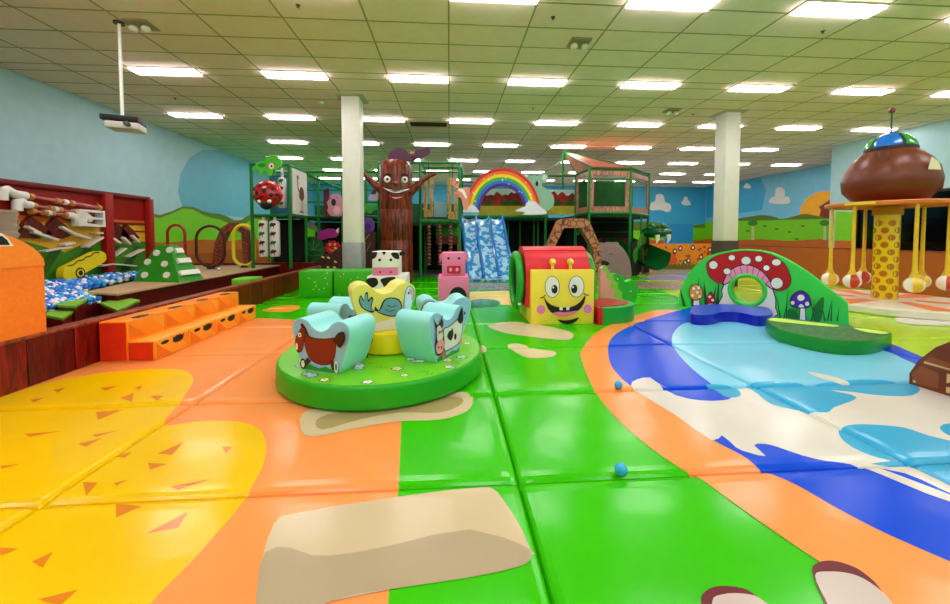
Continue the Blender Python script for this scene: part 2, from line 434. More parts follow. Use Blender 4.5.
# tan bone shapes in front
TN = fv(206, 186, 150); TN2 = fv(176, 158, 128); TG = fv(214, 200, 160)
art([(274, 524), (281, 517), (300, 513), (340, 506), (400, 497), (450, 490), (483, 486.5), (490, 487), (497, 492), (506, 504), (515, 518), (523, 532), (529, 546), (531, 552), (529, 558), (523, 564), (500, 572), (470, 578), (390, 590), (330, 602), (262, 640), (258, 600), (260, 570), (267, 541)], TN)
art([(265, 553), (290, 548), (312, 556), (350, 554), (400, 544), (470, 530), (530, 549), (531, 555), (523, 566), (470, 578), (390, 590), (330, 602), (262, 640), (257, 590)], TN2, sm=2)
art([(302, 415), (320, 408), (380, 400), (440, 393), (468, 393), (473, 402), (466, 412), (440, 420), (395, 422), (350, 430), (312, 437), (301, 430)], TN, sm=3)
art([(317, 420), (340, 412), (400, 402), (455, 397), (462, 404), (440, 413), (400, 413), (360, 420), (322, 430)], fv(168, 148, 100), sm=3)
art([(487, 325), (515, 322), (545, 326), (572, 333), (568, 340), (540, 338), (505, 333)], TG, sm=3)
art([(508, 345), (520, 344), (535, 349), (555, 352), (552, 357), (528, 358), (512, 350)], TG, sm=3)
art([(478, 342), (487, 348), (486, 352), (478, 350)], TG)
art([(470, 292), (530, 290), (532, 306), (505, 305), (470, 302)], fv(236, 205, 80))
art([(465, 303), (480, 299), (498, 301), (497, 306), (470, 308)], fv(20, 130, 40), sm=3)
art([(262, 311), (280, 306), (300, 306), (290, 312)], fv(240, 170, 60), sm=3)
# beach curve and pond
art([(676, 310), (641, 314), (601, 330), (583, 348), (581.5, 360), (593, 388), (611, 413), (641, 441), (676, 466), (696, 476), (737, 506), (787, 541), (827, 567), (867.5, 589), (888, 604), (940, 640), (1500, 1000), (1500, 560), (950, 368), (889, 348), (780, 316)], OR, sm=4)
DB = mat((0, 72, 215), .2, .05, 1.3, .3, 2.6, spec=.08); LBL = fv(120, 200, 230); CY_ = fv(45, 165, 212); WH = fv(214, 210, 200)
inner = [(691, 307.5), (646, 320), (618, 333), (608.5, 345), (610, 363), (618.5, 375.5), (631, 386.5), (676, 416), (711.5, 440), (742, 456), (762, 470), (797, 486), (837, 509), (878, 530.5), (913, 546.5), (950, 562.5)]
art(smooth(inner, 4, False)+[(1500, 800), (1500, 560), (1500, 470), (950, 362), (922, 357), (889, 343), (850, 326), (780, 310)], DB)
art([(700, 322), (680, 326), (671.5, 340), (679, 355.5), (696.5, 373), (716.5, 388), (731, 398), (780, 410), (1000, 450), (1200, 480), (1200, 445), (950, 375), (910, 362), (888, 352), (850, 338), (780, 320)], LBL, sm=3)
art([(631, 386.5), (637, 380), (650, 378), (662, 386), (700, 397), (731, 398.5), (728, 392), (745, 388), (760, 383), (850, 390), (905, 385), (950, 392), (1150, 430), (1500, 560), (1100, 560), (950, 494), (905, 474), (850, 463.5), (827, 461.5), (802, 456), (777, 447.5), (764, 444.5), (754, 446), (766, 457), (748, 453), (736, 448), (722, 436), (712, 441), (676, 416), (650, 400)], WH, sm=2)
art([(660, 386), (672, 389), (700, 391), (716, 390), (731, 398), (722, 401), (700, 401), (676, 396)], DB, sm=2)
art([(706, 385), (730, 386), (741, 394), (736, 398), (725, 397), (716, 391)], CY_, sm=3)
art([(746, 385), (765, 382), (797, 383), (827, 390), (857, 398), (834, 408), (827, 413), (802, 411.5), (772, 405), (757, 394)], CY_, sm=3)
art([(803, 388), (830, 382), (880, 380), (918, 387), (912, 396), (880, 396), (848, 392)], CY_, sm=3)
art([(838.5, 431), (848, 426), (867, 425), (903, 428), (928, 436), (960, 444), (1100, 480), (1000, 478), (945, 466), (900, 462), (870, 456), (845, 443)], CY_, sm=3)
art([(870, 463), (905, 464), (950, 484), (1100, 540), (1100, 525), (950, 462), (920, 458)], CY_)
art([(858, 462), (875, 467), (930, 488), (1000, 515), (1000, 520), (925, 494), (866, 469)], WH)
art([(940, 430), (950, 424), (990, 428), (1000, 445), (960, 440)], CY_, sm=3)
art([(808, 372), (832, 377), (850, 383), (838, 383), (818, 378)], WH, sm=3)
# grey petals at the very front
for P in ([(701, 604), (703, 595), (715, 588), (735, 588), (752, 594), (765, 612), (740, 640), (705, 620)],):
    art(P, fv(110, 45, 55), sm=3); art([(712, 604), (722, 596), (742, 595), (760, 600), (775, 620), (720, 640)], fv(205, 185, 180), sm=3)
art([(812, 572), (818, 564), (832, 562), (848, 566), (862, 573), (880, 590), (892, 620), (840, 625), (822, 598)], fv(110, 45, 55), sm=3)
art([(815, 577), (826, 573), (850, 575), (870, 584), (890, 602), (900, 630), (845, 630), (825, 600)], fv(200, 185, 178), sm=3)
# far details
art([(634, 282), (700, 283), (700, 290), (634, 289)], mat((150, 130, 95), .4, kind='blotch', rgb2=(70, 60, 50), scale=14))
art([(655, 275), (720, 272), (720, 281), (640, 280)], fv(110, 150, 200))
art([(440, 283), (520, 283), (520, 290), (440, 290)], mat((160, 160, 150), .4, kind='blotch', rgb2=(60, 80, 100), scale=12))
art([(896, 318), (930, 315), (960, 320), (950, 326), (905, 324)], WH, sm=3)
structure(fb.build('floor', ang=60), 'glossy padded play floor painted with grass, sand and a pond')
# ------------------------------------------------------------------ raised play deck along the left wall
PX = -3.73; PZ = .455
DW = wood(135, 20, 10); DW2 = wood(105, 14, 8); TANB = mat((196, 160, 120), .4, .08, 3)
t = thing('raised_deck', 'raised play deck with dark red wooden fascia along the left wall', 'platform', (-6, 5, 0))
b = MB(); y = 1.0; i = 0
while y < 11.6:
    w_ = .42; b.bx(PX-.1, PX+(.004 if i % 2 else .0), y+.003, min(11.6, y+w_)-.006, 0, PZ-.03, DW if i % 3 else DW2, .004, 1); y += w_; i += 1
b.bx(PX-.05, PX-.09, 1, 11.6, 0, PZ-.03, DW2)
b.build('fascia', t)
b = MB(); b.bx(PX-.14, PX+.012, 1, 11.62, PZ-.03, PZ, wood(165, 70, 40), .006); b.build('rim_rail', t)
b = MB(); b.bx(-8.45, PX-.14, 1.0, 11.6, .14, .17, mat((60, 20, 14), .6)); b.bx(-8.45, PX, 11.5, 11.6, 0, .52, DW); b.build('channel_floor', t)
b = MB()
b.ext(FLOOR, [(-5.75, 6.25), (-5.05, 6.0), (-5.05, 11.5), (-8.4, 11.5), (-8.4, 9.1), (-6.35, 8.6)], PZ-.03, PZ, TANB)
b.ext(FLOOR, [(-5.72, 6.28), (-5.1, 6.05), (-5.1, 11.5), (-8.4, 11.5), (-8.4, 9.1), (-6.3, 8.55)], .17, PZ-.03, DW2); b.build('inner_deck', t)
b = MB(); gq = fl(231, 279, .44); b.bx(gq.x, gq.x+.4, gq.y, gq.y+.5, .17, .44, paint(110, 200, 30), .02); b.build('green_step', t)
# lily-pad steps with dark stump sides in the channel
GL = paint(120, 180, 40)
for k, (pts, z) in enumerate(((((52, 298), (78, 287), (97, 293), (75, 306), (58, 305)), .44), (((48, 306), (75, 300), (84, 305), (62, 318), (46, 315)), .36), (((100, 303), (120, 296), (140, 300), (118, 310)), .34))):
    s = [(lambda q: (q.x, q.y))(fl(x, y, z)) for x, y in pts]; c = (sum(a for a, b_ in s)/len(s), sum(b_ for a, b_ in s)/len(s))
    o = thing('stepping_stump', ['green-topped stump step beside the ball pit', 'low green-topped stump step next to the orange car block', 'small green-topped stump step behind the deck rail'][k], 'step', (c[0], c[1], .17), 0, 'stump steps by the ball pit')
    b = MB(); b.ext(FLOOR, s, z-.03, z, GL); b.build('step_top', o)
    b = MB(); b.ext(FLOOR, [(c[0]+(x-c[0])*.92, c[1]+(y-c[1])*.92) for x, y in s], .17, z-.03, DW); b.build('stump', o)
# ball pit
zs = lambda x: .40+max(0, (-5.2-x))*.14
poly = [(-5.15, 4.3), (-5.2, 5.9), (-5.85, 6.2), (-6.42, 8.75), (-6.55, 8.75), (-6.55, 4.2)]
t = thing('ball_pit', 'heap of blue and white balls filling the pit under the game wall', 'ball pit', (-5.9, 6, .17))
b = MB(); b.ext(FLOOR, poly, .17, .36, DW2); b.build('pit_box', t)
def inside(x, y, P):
    c = False
    for i in range(len(P)):
        (x1, y1), (x2, y2) = P[i-1], P[i]
        if (y1 > y) != (y2 > y) and x < (x2-x1)*(y-y1)/(y2-y1)+x1: c = not c
    return c
R = .036; pts = []
j = 0; y = 4.2
while y < 8.75:
    x = -6.53+(R if j % 2 else 0)
    while x < -5.1:
        if inside(x, y, poly): pts.append((x+random.uniform(-.006, .006), y+random.uniform(-.006, .006)))
        x += 2*R*1.02
    y += R*1.78; j += 1
BB = gloss(10, 110, 220); BL = gloss(40, 165, 235); BW = gloss(228, 232, 236)
pts.sort(key=lambda p: p[0]**2+p[1]**2)
vis_pts = [p for p in pts if (lambda d: (d.dot(rt)/d.dot(fw)) > -1.17)(Vector((p[0], p[1], zs(p[0])-CAMH)))]
protos = []
for nm, m, lab in (('ball', BB, 'dark blue plastic ball in the heap of the ball pit'), ('ball', BL, 'light blue plastic ball in the heap of the ball pit'), ('ball', BW, 'white plastic ball in the heap of the ball pit')):
    b = MB(); b.ball((0, 0, 0), R, m, 12); o = b.build('pit_ball'); tag(o, lab, 'ball', lab.split(' plastic')[0]+' balls in the ball pit'); protos.append([o, False])
rest = MB(); cnt = 0
for k, (x, y) in enumerate(vis_pts):
    z = zs(x)+random.uniform(-.018, .022)
    c = random.choice((0, 0, 1, 1, 2, 2))
    near = (x**2+y**2) ** .5 > 6.6
    if near and cnt < 285:
        p = protos[c]; o = p[0] if not p[1] else p[0].copy()
        if p[1]: COL.objects.link(o)
        p[1] = True; o.location = (x, y, z); cnt += 1
    else: rest.ball((x, y, z), R, (BB, BL, BW)[c], 8)
for x, y in pts:
    rest.ball((x, y, zs(x)-.045), R, random.choice((BB, BL, BW)), 6)
o = rest.build('loose_balls'); tag(o, 'mass of further blue and white balls under and between the top ones', 'balls', None, 'stuff')
for k, (px, py, z) in enumerate(((218, 282, .21), (264, 274, .21), (221, 283, .21), (219, 269, PZ+.036))):
    q = fl(px, py, z); o = protos[(0, 2, 2, 2)[k]][0].copy(); COL.objects.link(o); o.location = q
    o['label'] = ['blue ball lying in the channel beyond the stump steps', 'white ball lying far down the channel', 'white ball lying beside the blue one in the channel', 'white ball on the tan deck beyond the green pyramid'][k]; o['group'] = 'stray balls on the deck'
# game wall with pipes
GX = -6.6; fr = vX(GX)
MR = mat((150, 22, 14), .35, .15, 4); MRD = mat((105, 14, 10), .35, .1, 4)
t = thing('game_board', 'dark red ball game wall board with a painted sunset and hills', 'game wall', (GX, 6.4, .3))
def wy(px): return atX(px, 200, GX).y
y0, y1, y2, y3 = 3.6, wy(101), wy(109), wy(145.5); zt = atX(146, 199, GX).z
b = MB(); b.bx(GX-.1, GX-.04, y0, y3, .3, zt, MR)
def gp(pts): return fr.pp(pts)
YEL = mat((222, 170, 40), .5, .1, 4); HG = paint(60, 130, 20); HG2 = paint(30, 90, 15); YG = mat((205, 150, 50), .5, .1, 3)
f2 = Fr((GX-.04, 0, 0), (0, 1, 0), (0, 0, 1))
zz = lambda px, py: atX(px, py, GX).z
zA = zz(60, 217); zB = zz(60, 250)
b.flat(f2, [(y0, .7), (y3, .7), (y3, zA), (y0, zA)], mat((200, 95, 25), .5, .1, 4), .003)
b.flat(f2, [(y0, .7), (y3, .7), (y3, zA-.1), (y0, zA-.1)], YEL, .005)
b.flat(f2, smooth([(y0, .3), (y0, 1.1), (5.2, 1.0), (5.8, 1.2), (6.3, 1.25), (6.9, 1.05), (7.6, 1.35), (y3, 1.2), (y3, .3)], 1), HG, .007)
for k in range(9): b.flat(f2, [(4+k*.55, .5), (4.25+k*.55, .5), (4.65+k*.55, 1.1), (4.5+k*.55, 1.12)], HG2, .009)
b.build('painted_board', t)
b = MB(); b.bx(GX-.1, GX+.03, y0, y3+.1, zt-.03, zt+.05, MRD, .005); b.build('top_rail', t)
for (a, c) in ((y1, y2), (y3, y3+.12)):
    b = MB(); b.bx(GX-.1, GX+.08, a, c, .3, zt, MR, .005); b.build('upright', t)
b = MB()
for px, py, w_ in ((118, 224, 26),): b.bx(GX-.04, GX, y2, y3, zz(118, 223)-.015, zz(118, 223)+.015, MRD)
b.bx(GX-.04, GX, y2, y3, zz(118, 231)-.012, zz(118, 231)+.012, MRD); b.build('cross_rail', t)
fp = Fr((GX+.06, 0, 0), (0, 1, 0), (0, 0, 1))
def P3(px, py, o=.06): q = atX(px, py, GX+o); return q
PV = mat((228, 225, 220), .3, .02); CLR = mat((175, 95, 90), .15, .05); BRS = mat((190, 130, 60), .35, .1, 12)
for k, (xa, ya, xe, ye, xj) in enumerate(((2, 192, 100, 208, 52), (17, 203, 78, 213, 52), (20, 210, 66, 215, 52))):
    g = thing('pipe_run', 'clear ball pipe with white elbow on the red game wall, '+['uppermost of three', 'middle of three', 'lowest of three'][k], 'pipe', P3(xa+20, ya, .1), 0, 'pipe runs on the game wall')
    s = (P3(xe, ye)-P3(xa, ya)); L = lambda u: P3(xa, ya)+s*u
    b = MB(); b.tube([L(.22), L(1)], .028, CLR, 10); b.build('clear_pipe', g)
    if k < 2:
        b = MB(); p = P3(xa, ya); q = L(.2)
        b.tube([p+Vector((0, 0, -.12)), p+Vector((0, 0, -.03)), p+(q-p)*.05+Vector((0, 0, .03)), p+(q-p)*.18+Vector((0, 0, .05)), p+(q-p)*.5, q], .062, PV, 12); b.build('elbow', g)
    for u in (.24, .5, .58, .66, .98):
        b = MB(); b.tube([L(u)-s.normalized()*.03, L(u)+s.normalized()*.03], .05, BRS if u != .58 else PV, 10); b.build('coupling', g)
    if k:
        b = MB(); p = L(1); b.tube([p, p+s.normalized()*.1, p+s.normalized()*.17+Vector((0, 0, -.04)), p+s.normalized()*.19+Vector((0, 0, -.12))], .06, PV, 12); b.build('end_elbow', g)
g = thing('shelf_frame', 'small white open box shelf on the red game wall', 'shelf', P3(84, 222, .1))
b = MB(); o = fr.pp([(71, 209), (97, 211), (98, 227), (71, 226)]); h1 = fr.pp([(79, 212), (95, 213), (95, 218), (79, 216)]); h2 = fr.pp([(79, 219), (95, 220), (95, 225), (79, 223)])
b.ext(fr, o, .0, .14, PV, holes=[h1, h2]); b.build('box', g)
g = thing('wire_track', 'thin wire loop track at the end of the upper pipe', 'toy', P3(98, 205, .04))
b = MB(); b.tube([P3(97, 203), P3(100, 206), P3(98, 209), P3(94, 213), P3(92, 215)], .01, BRS, 6); b.tube([P3(60, 204), P3(98, 207)], .008, BRS, 6); b.build('wire', g)
CR = mat((215, 205, 190), .4, .05); MRB = wood(110, 35, 25)
flaps = [(30, 230, 12, 8, -.5), (42, 236, 22, 6, -.35), (64, 230, 12, 7, -.5), (66, 244, 10, 6, .2), (78, 236, 20, 6, -.3), (92, 242, 20, 9, .5), (96, 233, 8, 6, 0), (114, 241, 10, 7, -.6), (124, 241, 12, 6, -.7), (133, 239, 12, 6, -.7), (118, 252, 16, 4, .5), (134, 253, 22, 4, .35), (122, 265, 30, 3, -.15), (104, 265, 12, 3, .1), (55, 249, 24, 3, .15)]
for k, (x, y, w_, h_, a) in enumerate(flaps):
    c = P3(x, y, .02); b = MB(); b.box(c, (.15, w_*.018, .025 if h_ < 5 else .04), CR, .005, rx=a)
    o = b.build('ball_ramp'); tag(o, 'cream wooden ball ramp on the game wall, %s' % ['top left of the yellow field', 'wide one under the roof peak', 'beside the wide one', 'small one above the yellow slide', 'long one below the box shelf', 'steep one left of the upright', 'small one touching the upright', 'first one right of the upright', 'second one right of the upright', 'last one before the end post', 'steep one on the green hill', 'long one on the green hill', 'low one near the balls', 'stub below the upright', 'thin one over the green hill'][k], 'ramp', 'ball ramps on the game wall')
for k, (x, y) in enumerate(((34, 226), (58, 227), (119, 231), (129, 232))):
    q = P3(x, y); b = MB(); b.ext(Fr(q, (0, 1, 0), (0, 0, 1)), [(-.17, -.16), (-.1, .06), (0, .16), (.14, .05), (.3, -.12), (.1, -.2)], -.09, -.03, MRB)
    o = b.build('mill_house'); tag(o, 'dark red peaked wooden shape '+['behind the top left ramp', 'behind the second ramp', 'right of the upright', 'near the end post'][k], 'decoration', 'peaked shapes on the game wall')
cutout('conveyor_slide', 'yellow conveyor shaped ball slide with black zigzag and wheel', 'slide', fr, smooth([(52, 276), (54, 268), (66, 262), (86, 252), (93, 252), (96, 256), (94, 262), (78, 271), (64, 279), (56, 280)], 4), .12, paint(225, 205, 20),
       [(BLACK, band(fr and [(56, 266), (62, 265), (66, 261), (72, 260), (75, 257), (80, 256), (83, 253), (89, 252.5)], 1.2)), (BLACK, ell(69, 273, 5.2, 5.4)), (paint(225, 205, 20), ell(69, 273, 3.8, 4)), (BLACK, ell(69, 273, 2.4, 2.6))], off=.06)
b = MB(); q = P3(5, 230, 0)
for k in range(6): b.lathe([(.12, 0), (.15, .05), (.12, .1)], (GX+.25, P3(4, 230, .25).y, atX(4, 252, GX+.25).z+.1*k), mat((140, 122, 100), .35, .1, 5), 24)
o = b.build('corrugated_drum'); tag(o, 'grey-brown corrugated drum under the white pipe elbow', 'drum')
b = MB(); q = atX(4, 252, GX+.25); b.tube([(q.x, q.y, .17), (q.x, q.y, q.z)], .15, MRD, 12); o = b.build('drum_stand'); tag(o, 'dark red post under the corrugated drum', 'post')
# orange car-like block
q0 = atX(47, 318, PX-.02); q1 = atX(47, 265, PX-.02)
t = thing('orange_car_block', 'orange foam block with rounded top and black window on the deck edge', 'foam block', (PX-.6, 3.0, PZ))
ORF = mat((250, 130, 30), .6, .06, 30, .1, 60)
fr = vX(PX-.02); y3 = q0.y; f3 = Fr((PX-.02, 0, 0), (0, 1, 0), (0, 0, 1))
ye = fl(47, 331, PZ).y; zc = atX(47, 265, PX).z
arc = [(ye, PZ), (ye, zc)]+[(ye-1.15+1.15*math.cos(a), zc+.42*math.sin(a)) for a in [i*PI/2/12 for i in range(1, 13)]]+[(1.9, zc+.42), (1.9, PZ)]
b = MB(); b.ext(f3, arc, -1.0, 0, ORF); b.build('body', t)
b = MB(); b.ext(f3, [(a, z) for a, z in arc if z >= zc-.001 and a > 1.95]+[(1.95, zc)], 0, .012, mat((255, 142, 40), .6, .06, 30, .1, 60)); b.build('side_panel', t)
b = MB(); b.flat(f3, f3.pp([(-30, 232), (0, 233), (6, 238), (12, 246), (0, 246.5), (-30, 247)]), paint(245, 240, 230), .014); b.flat(f3, f3.pp([(-30, 236), (0, 236), (5, 240), (8, 245), (0, 245), (-30, 245)]), BLACK, .017); b.build('window', t)
# green pyramid with white holds
t = thing('climbing_pyramid', 'green climbing pyramid with white round holds and white slats', 'climbing block', (-5.6, 7.6, PZ))
A = fl(133, 281.5, PZ); B_ = fl(179, 282.5, PZ); C_ = fl(204, 279, PZ); D_ = A+(C_-B_)
PG = mat((40, 150, 25), .5, .1, 5)
cen = (A+C_)/2; top = [Vector((cen.x+(v.x-cen.x)*.3-.02, cen.y+(v.y-cen.y)*.3, PZ+.70)) for v in (A, B_, C_, D_)]
base = [A, B_, C_, D_]
b = MB(); b.face(top, PG)
for i in range(4): b.face([base[i], base[(i+1) % 4], top[(i+1) % 4], top[i]], PG)
b.face(base[::-1], PG); bmesh.ops.remove_doubles(b.bm, verts=b.bm.verts, dist=1e-4); b.build('pyramid', t)
n = (B_-A).cross(top[0]-A).normalized(); ff = Fr(A, B_-A, n.cross(B_-A), n)
for x, y in ((160, 250), (170, 250), (175, 252), (157, 253), (148, 262), (165, 264), (145, 275), (167, 275)):
    if (x, y) in ((160, 250), (175, 252)): continue
    a, c = ff.px(x, y); b = MB(); b.ext(ff, ell(a, c, .07, .06, 16), 0, .02, WHITE); b.build('round_hold', t)
n = (C_-B_).cross(top[1]-B_).normalized(); ff = Fr(B_, C_-B_, n.cross(C_-B_), n)
W_ = (C_-B_).length
for k, v in enumerate((.12, .38, .6)):
    x0 = .05+v*.3; x1 = W_-.03-v*.25; b = MB(); b.ext(ff, [(x0, v), (x1, v), (x1, v+.1), (x0, v+.1)], 0, .05, WHITE); b.build('slat', t)
# hoops on the deck
def hoop(px0, px1, py0, py1, Yd, m, r, name, lab, openb=False, z=PZ):
    a = fl((px0+px1)/2, py1, z); Y = a.y; q0 = atY(px0, py1, Y); q1 = atY(px1, py0, Y)
    x0, x1, z0, z1 = q0.x, q1.x, z, q1.z; cr = (x1-x0)/2; pts = []
    o = thing(name, lab, 'hoop', ((x0+x1)/2, Y, z), 0, 'hoops standing on the deck')
    for i in range(13): t_ = PI*i/12; pts.append((((x0+x1)/2)+cr*math.cos(t_), Y, z1-cr+cr*math.sin(t_)))
    b = MB()
    if openb: b.tube([(x1, Y, z0)]+pts+[(x0, Y, z0)], r, m, 10)
    else:
        for i in range(13): t_ = PI+PI*i/12; pts.append((((x0+x1)/2)+cr*math.cos(t_), Y, z0+cr+.06+cr*math.sin(t_)))
        b.tube(pts, r, m, 10, True)
    b.build('ring', o)
    if not openb:
        b = MB(); b.lathe([(.1, 0), (.08, .06), (.04, .07)], ((x0+x1)/2, Y, z), BLACK, 14); b.build('foot', o)
hoop(168.5, 184.5, 225, 268.5, 0, gloss(165, 20, 35), .035, 'red_hoop', 'red arched hoop behind the green pyramid', True)
hoop(197, 224, 226, 269, 0, wood(90, 20, 14), .035, 'brown_hoop', 'dark brown oval hoop between the red and yellow hoops')
hoop(234, 254, 225, 267.5, 0, gloss(240, 225, 50), .045, 'yellow_hoop', 'yellow oval hoop at the far end of the deck')
STONE = mat((150, 70, 50), .6, kind='stone', rgb2=(60, 20, 14), scale=9)
def arch(lab, fr, outer, inner, th, m, name='stone_arch'):
    o2 = fr.pp(outer+inner[::-1]); c = fr.p(sum(a for a, b_ in o2)/len(o2), min(b_ for a, b_ in o2), 0)
    o = thing(name, lab, 'arch', c); b = MB(); b.ext(fr, o2, 0, th, m); b.build('arch_body', o)
YA = 11.2
arch('rough red-brown stone-look arch behind the yellow hoop', vY(YA), [(216, 264.8), (219, 243), (225, 228), (233, 223), (243, 223), (250, 230), (252, 264.8)], [(224, 264.8), (226, 244), (231, 232), (238, 229), (245, 233), (247, 264.8)], .2, STONE)
# orange foam steps
t = thing('foam_steps', 'orange two-step foam stair with bear paw prints against the deck', 'steps', (-3.4, 5, 0))
FA = mat((250, 140, 15), .45, .05, 8, .1, 30); FB_ = mat((252, 165, 45), .45, .05, 8, .1, 30); FR = mat((225, 50, 15), .45, .08, 8, .1, 30); FC = paint(238, 118, 10)
ya, yb = fl(155, 361, 0).y, fl(256, 317.5, 0).y; XO = fl(155, 361, 0).x; XM = (XO+PX)/2+.02; sg = (yb-ya)/4
n4 = 4
for k in range(n4):
    a, c = ya+sg*k, ya+sg*(k+1)
    for nm, x0, x1, zt_, m in (('lower_step', XM, XO, .215, FB_), ('upper_step', PX+.02, XM, .43, FA)):
        b = MB(); b.bx(x0, x1, a+.003, c-.003, 0, zt_, m, .014, 2)
        f_ = Fr((x1, 0, 0), (0, 1, 0), (0, 0, 1)); z0 = 0 if nm == 'lower_step' else .215
        b.flat(f_, [(a+.02, z0+.02), (a+sg*.45, z0+.02), (a+.02, zt_-.03)], FC, .002); b.flat(f_, [(c-.02, z0+.03), (c-.02, zt_-.03), (c-sg*.35, zt_-.03)], FA if m is FB_ else FB_, .002)
        if k == 0: b.flat(Fr((0, a+.003, 0), (1, 0, 0), (0, 0, 1)), [(x0+.01, .01), (x1-.015, .01), (x1-.015, zt_-.015), (x0+.01, zt_-.015)], FR, .003)
        st = b.build(nm, t)
        b = MB(); ft = Fr((0, 0, zt_), (1, 0, 0), (0, 1, 0)); cx, cy = (x0+x1)/2, (a+c)/2
        if nm == 'lower_step':
            q = Fr((x1, 0, 0), (0, 1, 0), (0, 0, 1)); b.flat(q, ell(cy+.08, .15, .085, .04), BLACK, .005)
            for j in range(4): b.flat(q, ell(cy+.01+.05*j, .19-.01*abs(j-1.5), .016, .012), BLACK, .006)
            b.flat(q, ell(cy-.12, .165, .06, .02), BLACK, .005)
        else:
            b.flat(ft, ell(x1-.07, cy, .05, .11), BLACK, .003)
            for j in range(4): b.flat(ft, ell(x1-.015-.0*j, cy-.09+.06*j, .013, .018), BLACK, .004)
        b.build('paw_print', st)
# ------------------------------------------------------------------ round carousel with animal rockers
q = fl(377, 413, 0); ZC = q.y+1.0; CC = Vector((atY(377, 400, ZC).x+.09, ZC-.03, 0))
CG = mat((30, 165, 22), .35, .05, 3, .1, 8); CT = mat((112, 205, 25), .3, .08, 3, .1, 8)
t = thing('carousel_disc', 'round green carousel platform painted with small white flowers', 'carousel', CC)
b = MB(); b.lathe([(.95, 0), (.98, .03), (.98, .17), (.97, .20), (.96, .208)], CC, CG, 96); b.build('padded_rim', t)
b = MB(); b.lathe([(.955, .2), (.955, .211), (.5, .212)], CC, CT, 96)
ft = Fr(CC+Vector((0, 0, .2125)), (1, 0, 0), (0, 1, 0)); DG = paint(30, 90, 20); random.seed(3)
for k in range(110):
    a = random.uniform(0, 2*PI); r = random.uniform(.45, .92); x, y = r*math.cos(a), r*math.sin(a); s = random.uniform(.024, .036)
    if k % 2:
        b.flat(ft, ell(x, y, s*1.5, s*1.1), DG, .001)
        for j in range(5): b.flat(ft, ell(x+s*.8*math.cos(j*1.257), y+s*.7*math.sin(j*1.257), s*.55, s*.45, 10), (WHITE, WHITE, paint(170, 200, 240))[k % 3], .0015+j*.0002)
        b.flat(ft, ell(x, y, s*.35, s*.3, 8), paint(240, 200, 40), .003)
    else:
        for j in range(3): b.flat(ft, [(x+j*.02, y), (x+j*.02+.006, y), (x+j*.02+random.uniform(-.03, .03), y+.045)], DG, .001)
b.build('painted_top', t)
HB = CC+Vector((.16, -.0, 0)); hubc = Vector((atY(390, 340, ZC).x, ZC-.02, 0))
b = MB(); b.lathe([(.27, .211), (.3, .23), (.3, .38), (.285, .41), (.2, .42)], hubc, mat((245, 225, 20), .4, .04, 4), 48); b.build('yellow_hub', t)
W2 = .28
prof_out = smooth([(-.165, 0), (-.24, .16), (-.285, .32), (-.275, .40), (-.21, .437), (-.13, .42), (-.07, .365), (0, .342), (.07, .365), (.13, .42), (.21, .437), (.275, .40), (.285, .32), (.24, .16), (.165, 0), (.08, 0), (-.08, 0)], 4)
prof_out = [(x, max(0, z)) for x, z in prof_out]
def rocker(lab, loc, rz, side, edge, decals, name='animal_rocker', sc=1.0):
    t = thing(name, lab, 'rocker', loc, rz, 'foam animal rockers on the carousel')
    D = .18*sc; M_ = WM[t]; P = [(x*sc, z*sc) for x, z in prof_out]
    f = Fr(M_ @ Vector((0, 0, 0)), M_.to_3x3() @ Vector((1, 0, 0)), (0, 0, 1))
    b = MB(); b.ext(f, P, -D, D, edge)
    bmesh.ops.remove_doubles(b.bm, verts=b.bm.verts, dist=1e-4)
    b.build('foam_body', t)
    ins = [(x*.97, .006*sc+z*.975) for x, z in P]
    for sg, nm in ((1, 'painted_side'), (-1, 'painted_side')):
        g = f if sg == 1 else Fr(f.o, -f.u, f.v)
        b = MB(); b.ext(g, ins, D-.004, D+.002, side)
        for i, (m, pts) in enumerate(decals): b.flat(g, [(x*sc, z*sc) for x, z in pts], m, D+.002+.0012*(i+1))
        b.build(nm, t)
    return t
CYN = mat((150, 228, 232), .4, .04, 4, .15, 14); LAV = mat((150, 195, 235), .4, .05, 5); BR = paint(140, 30, 18); BRD = paint(75, 18, 12); PNK = paint(240, 150, 170)
S = smooth
CL = PI
grass = (paint(60, 150, 40), [(-.17, .01), (.17, .01), (.18, .05), (.12, .035), (.05, .055), (-.02, .035), (-.1, .055), (-.18, .045)])
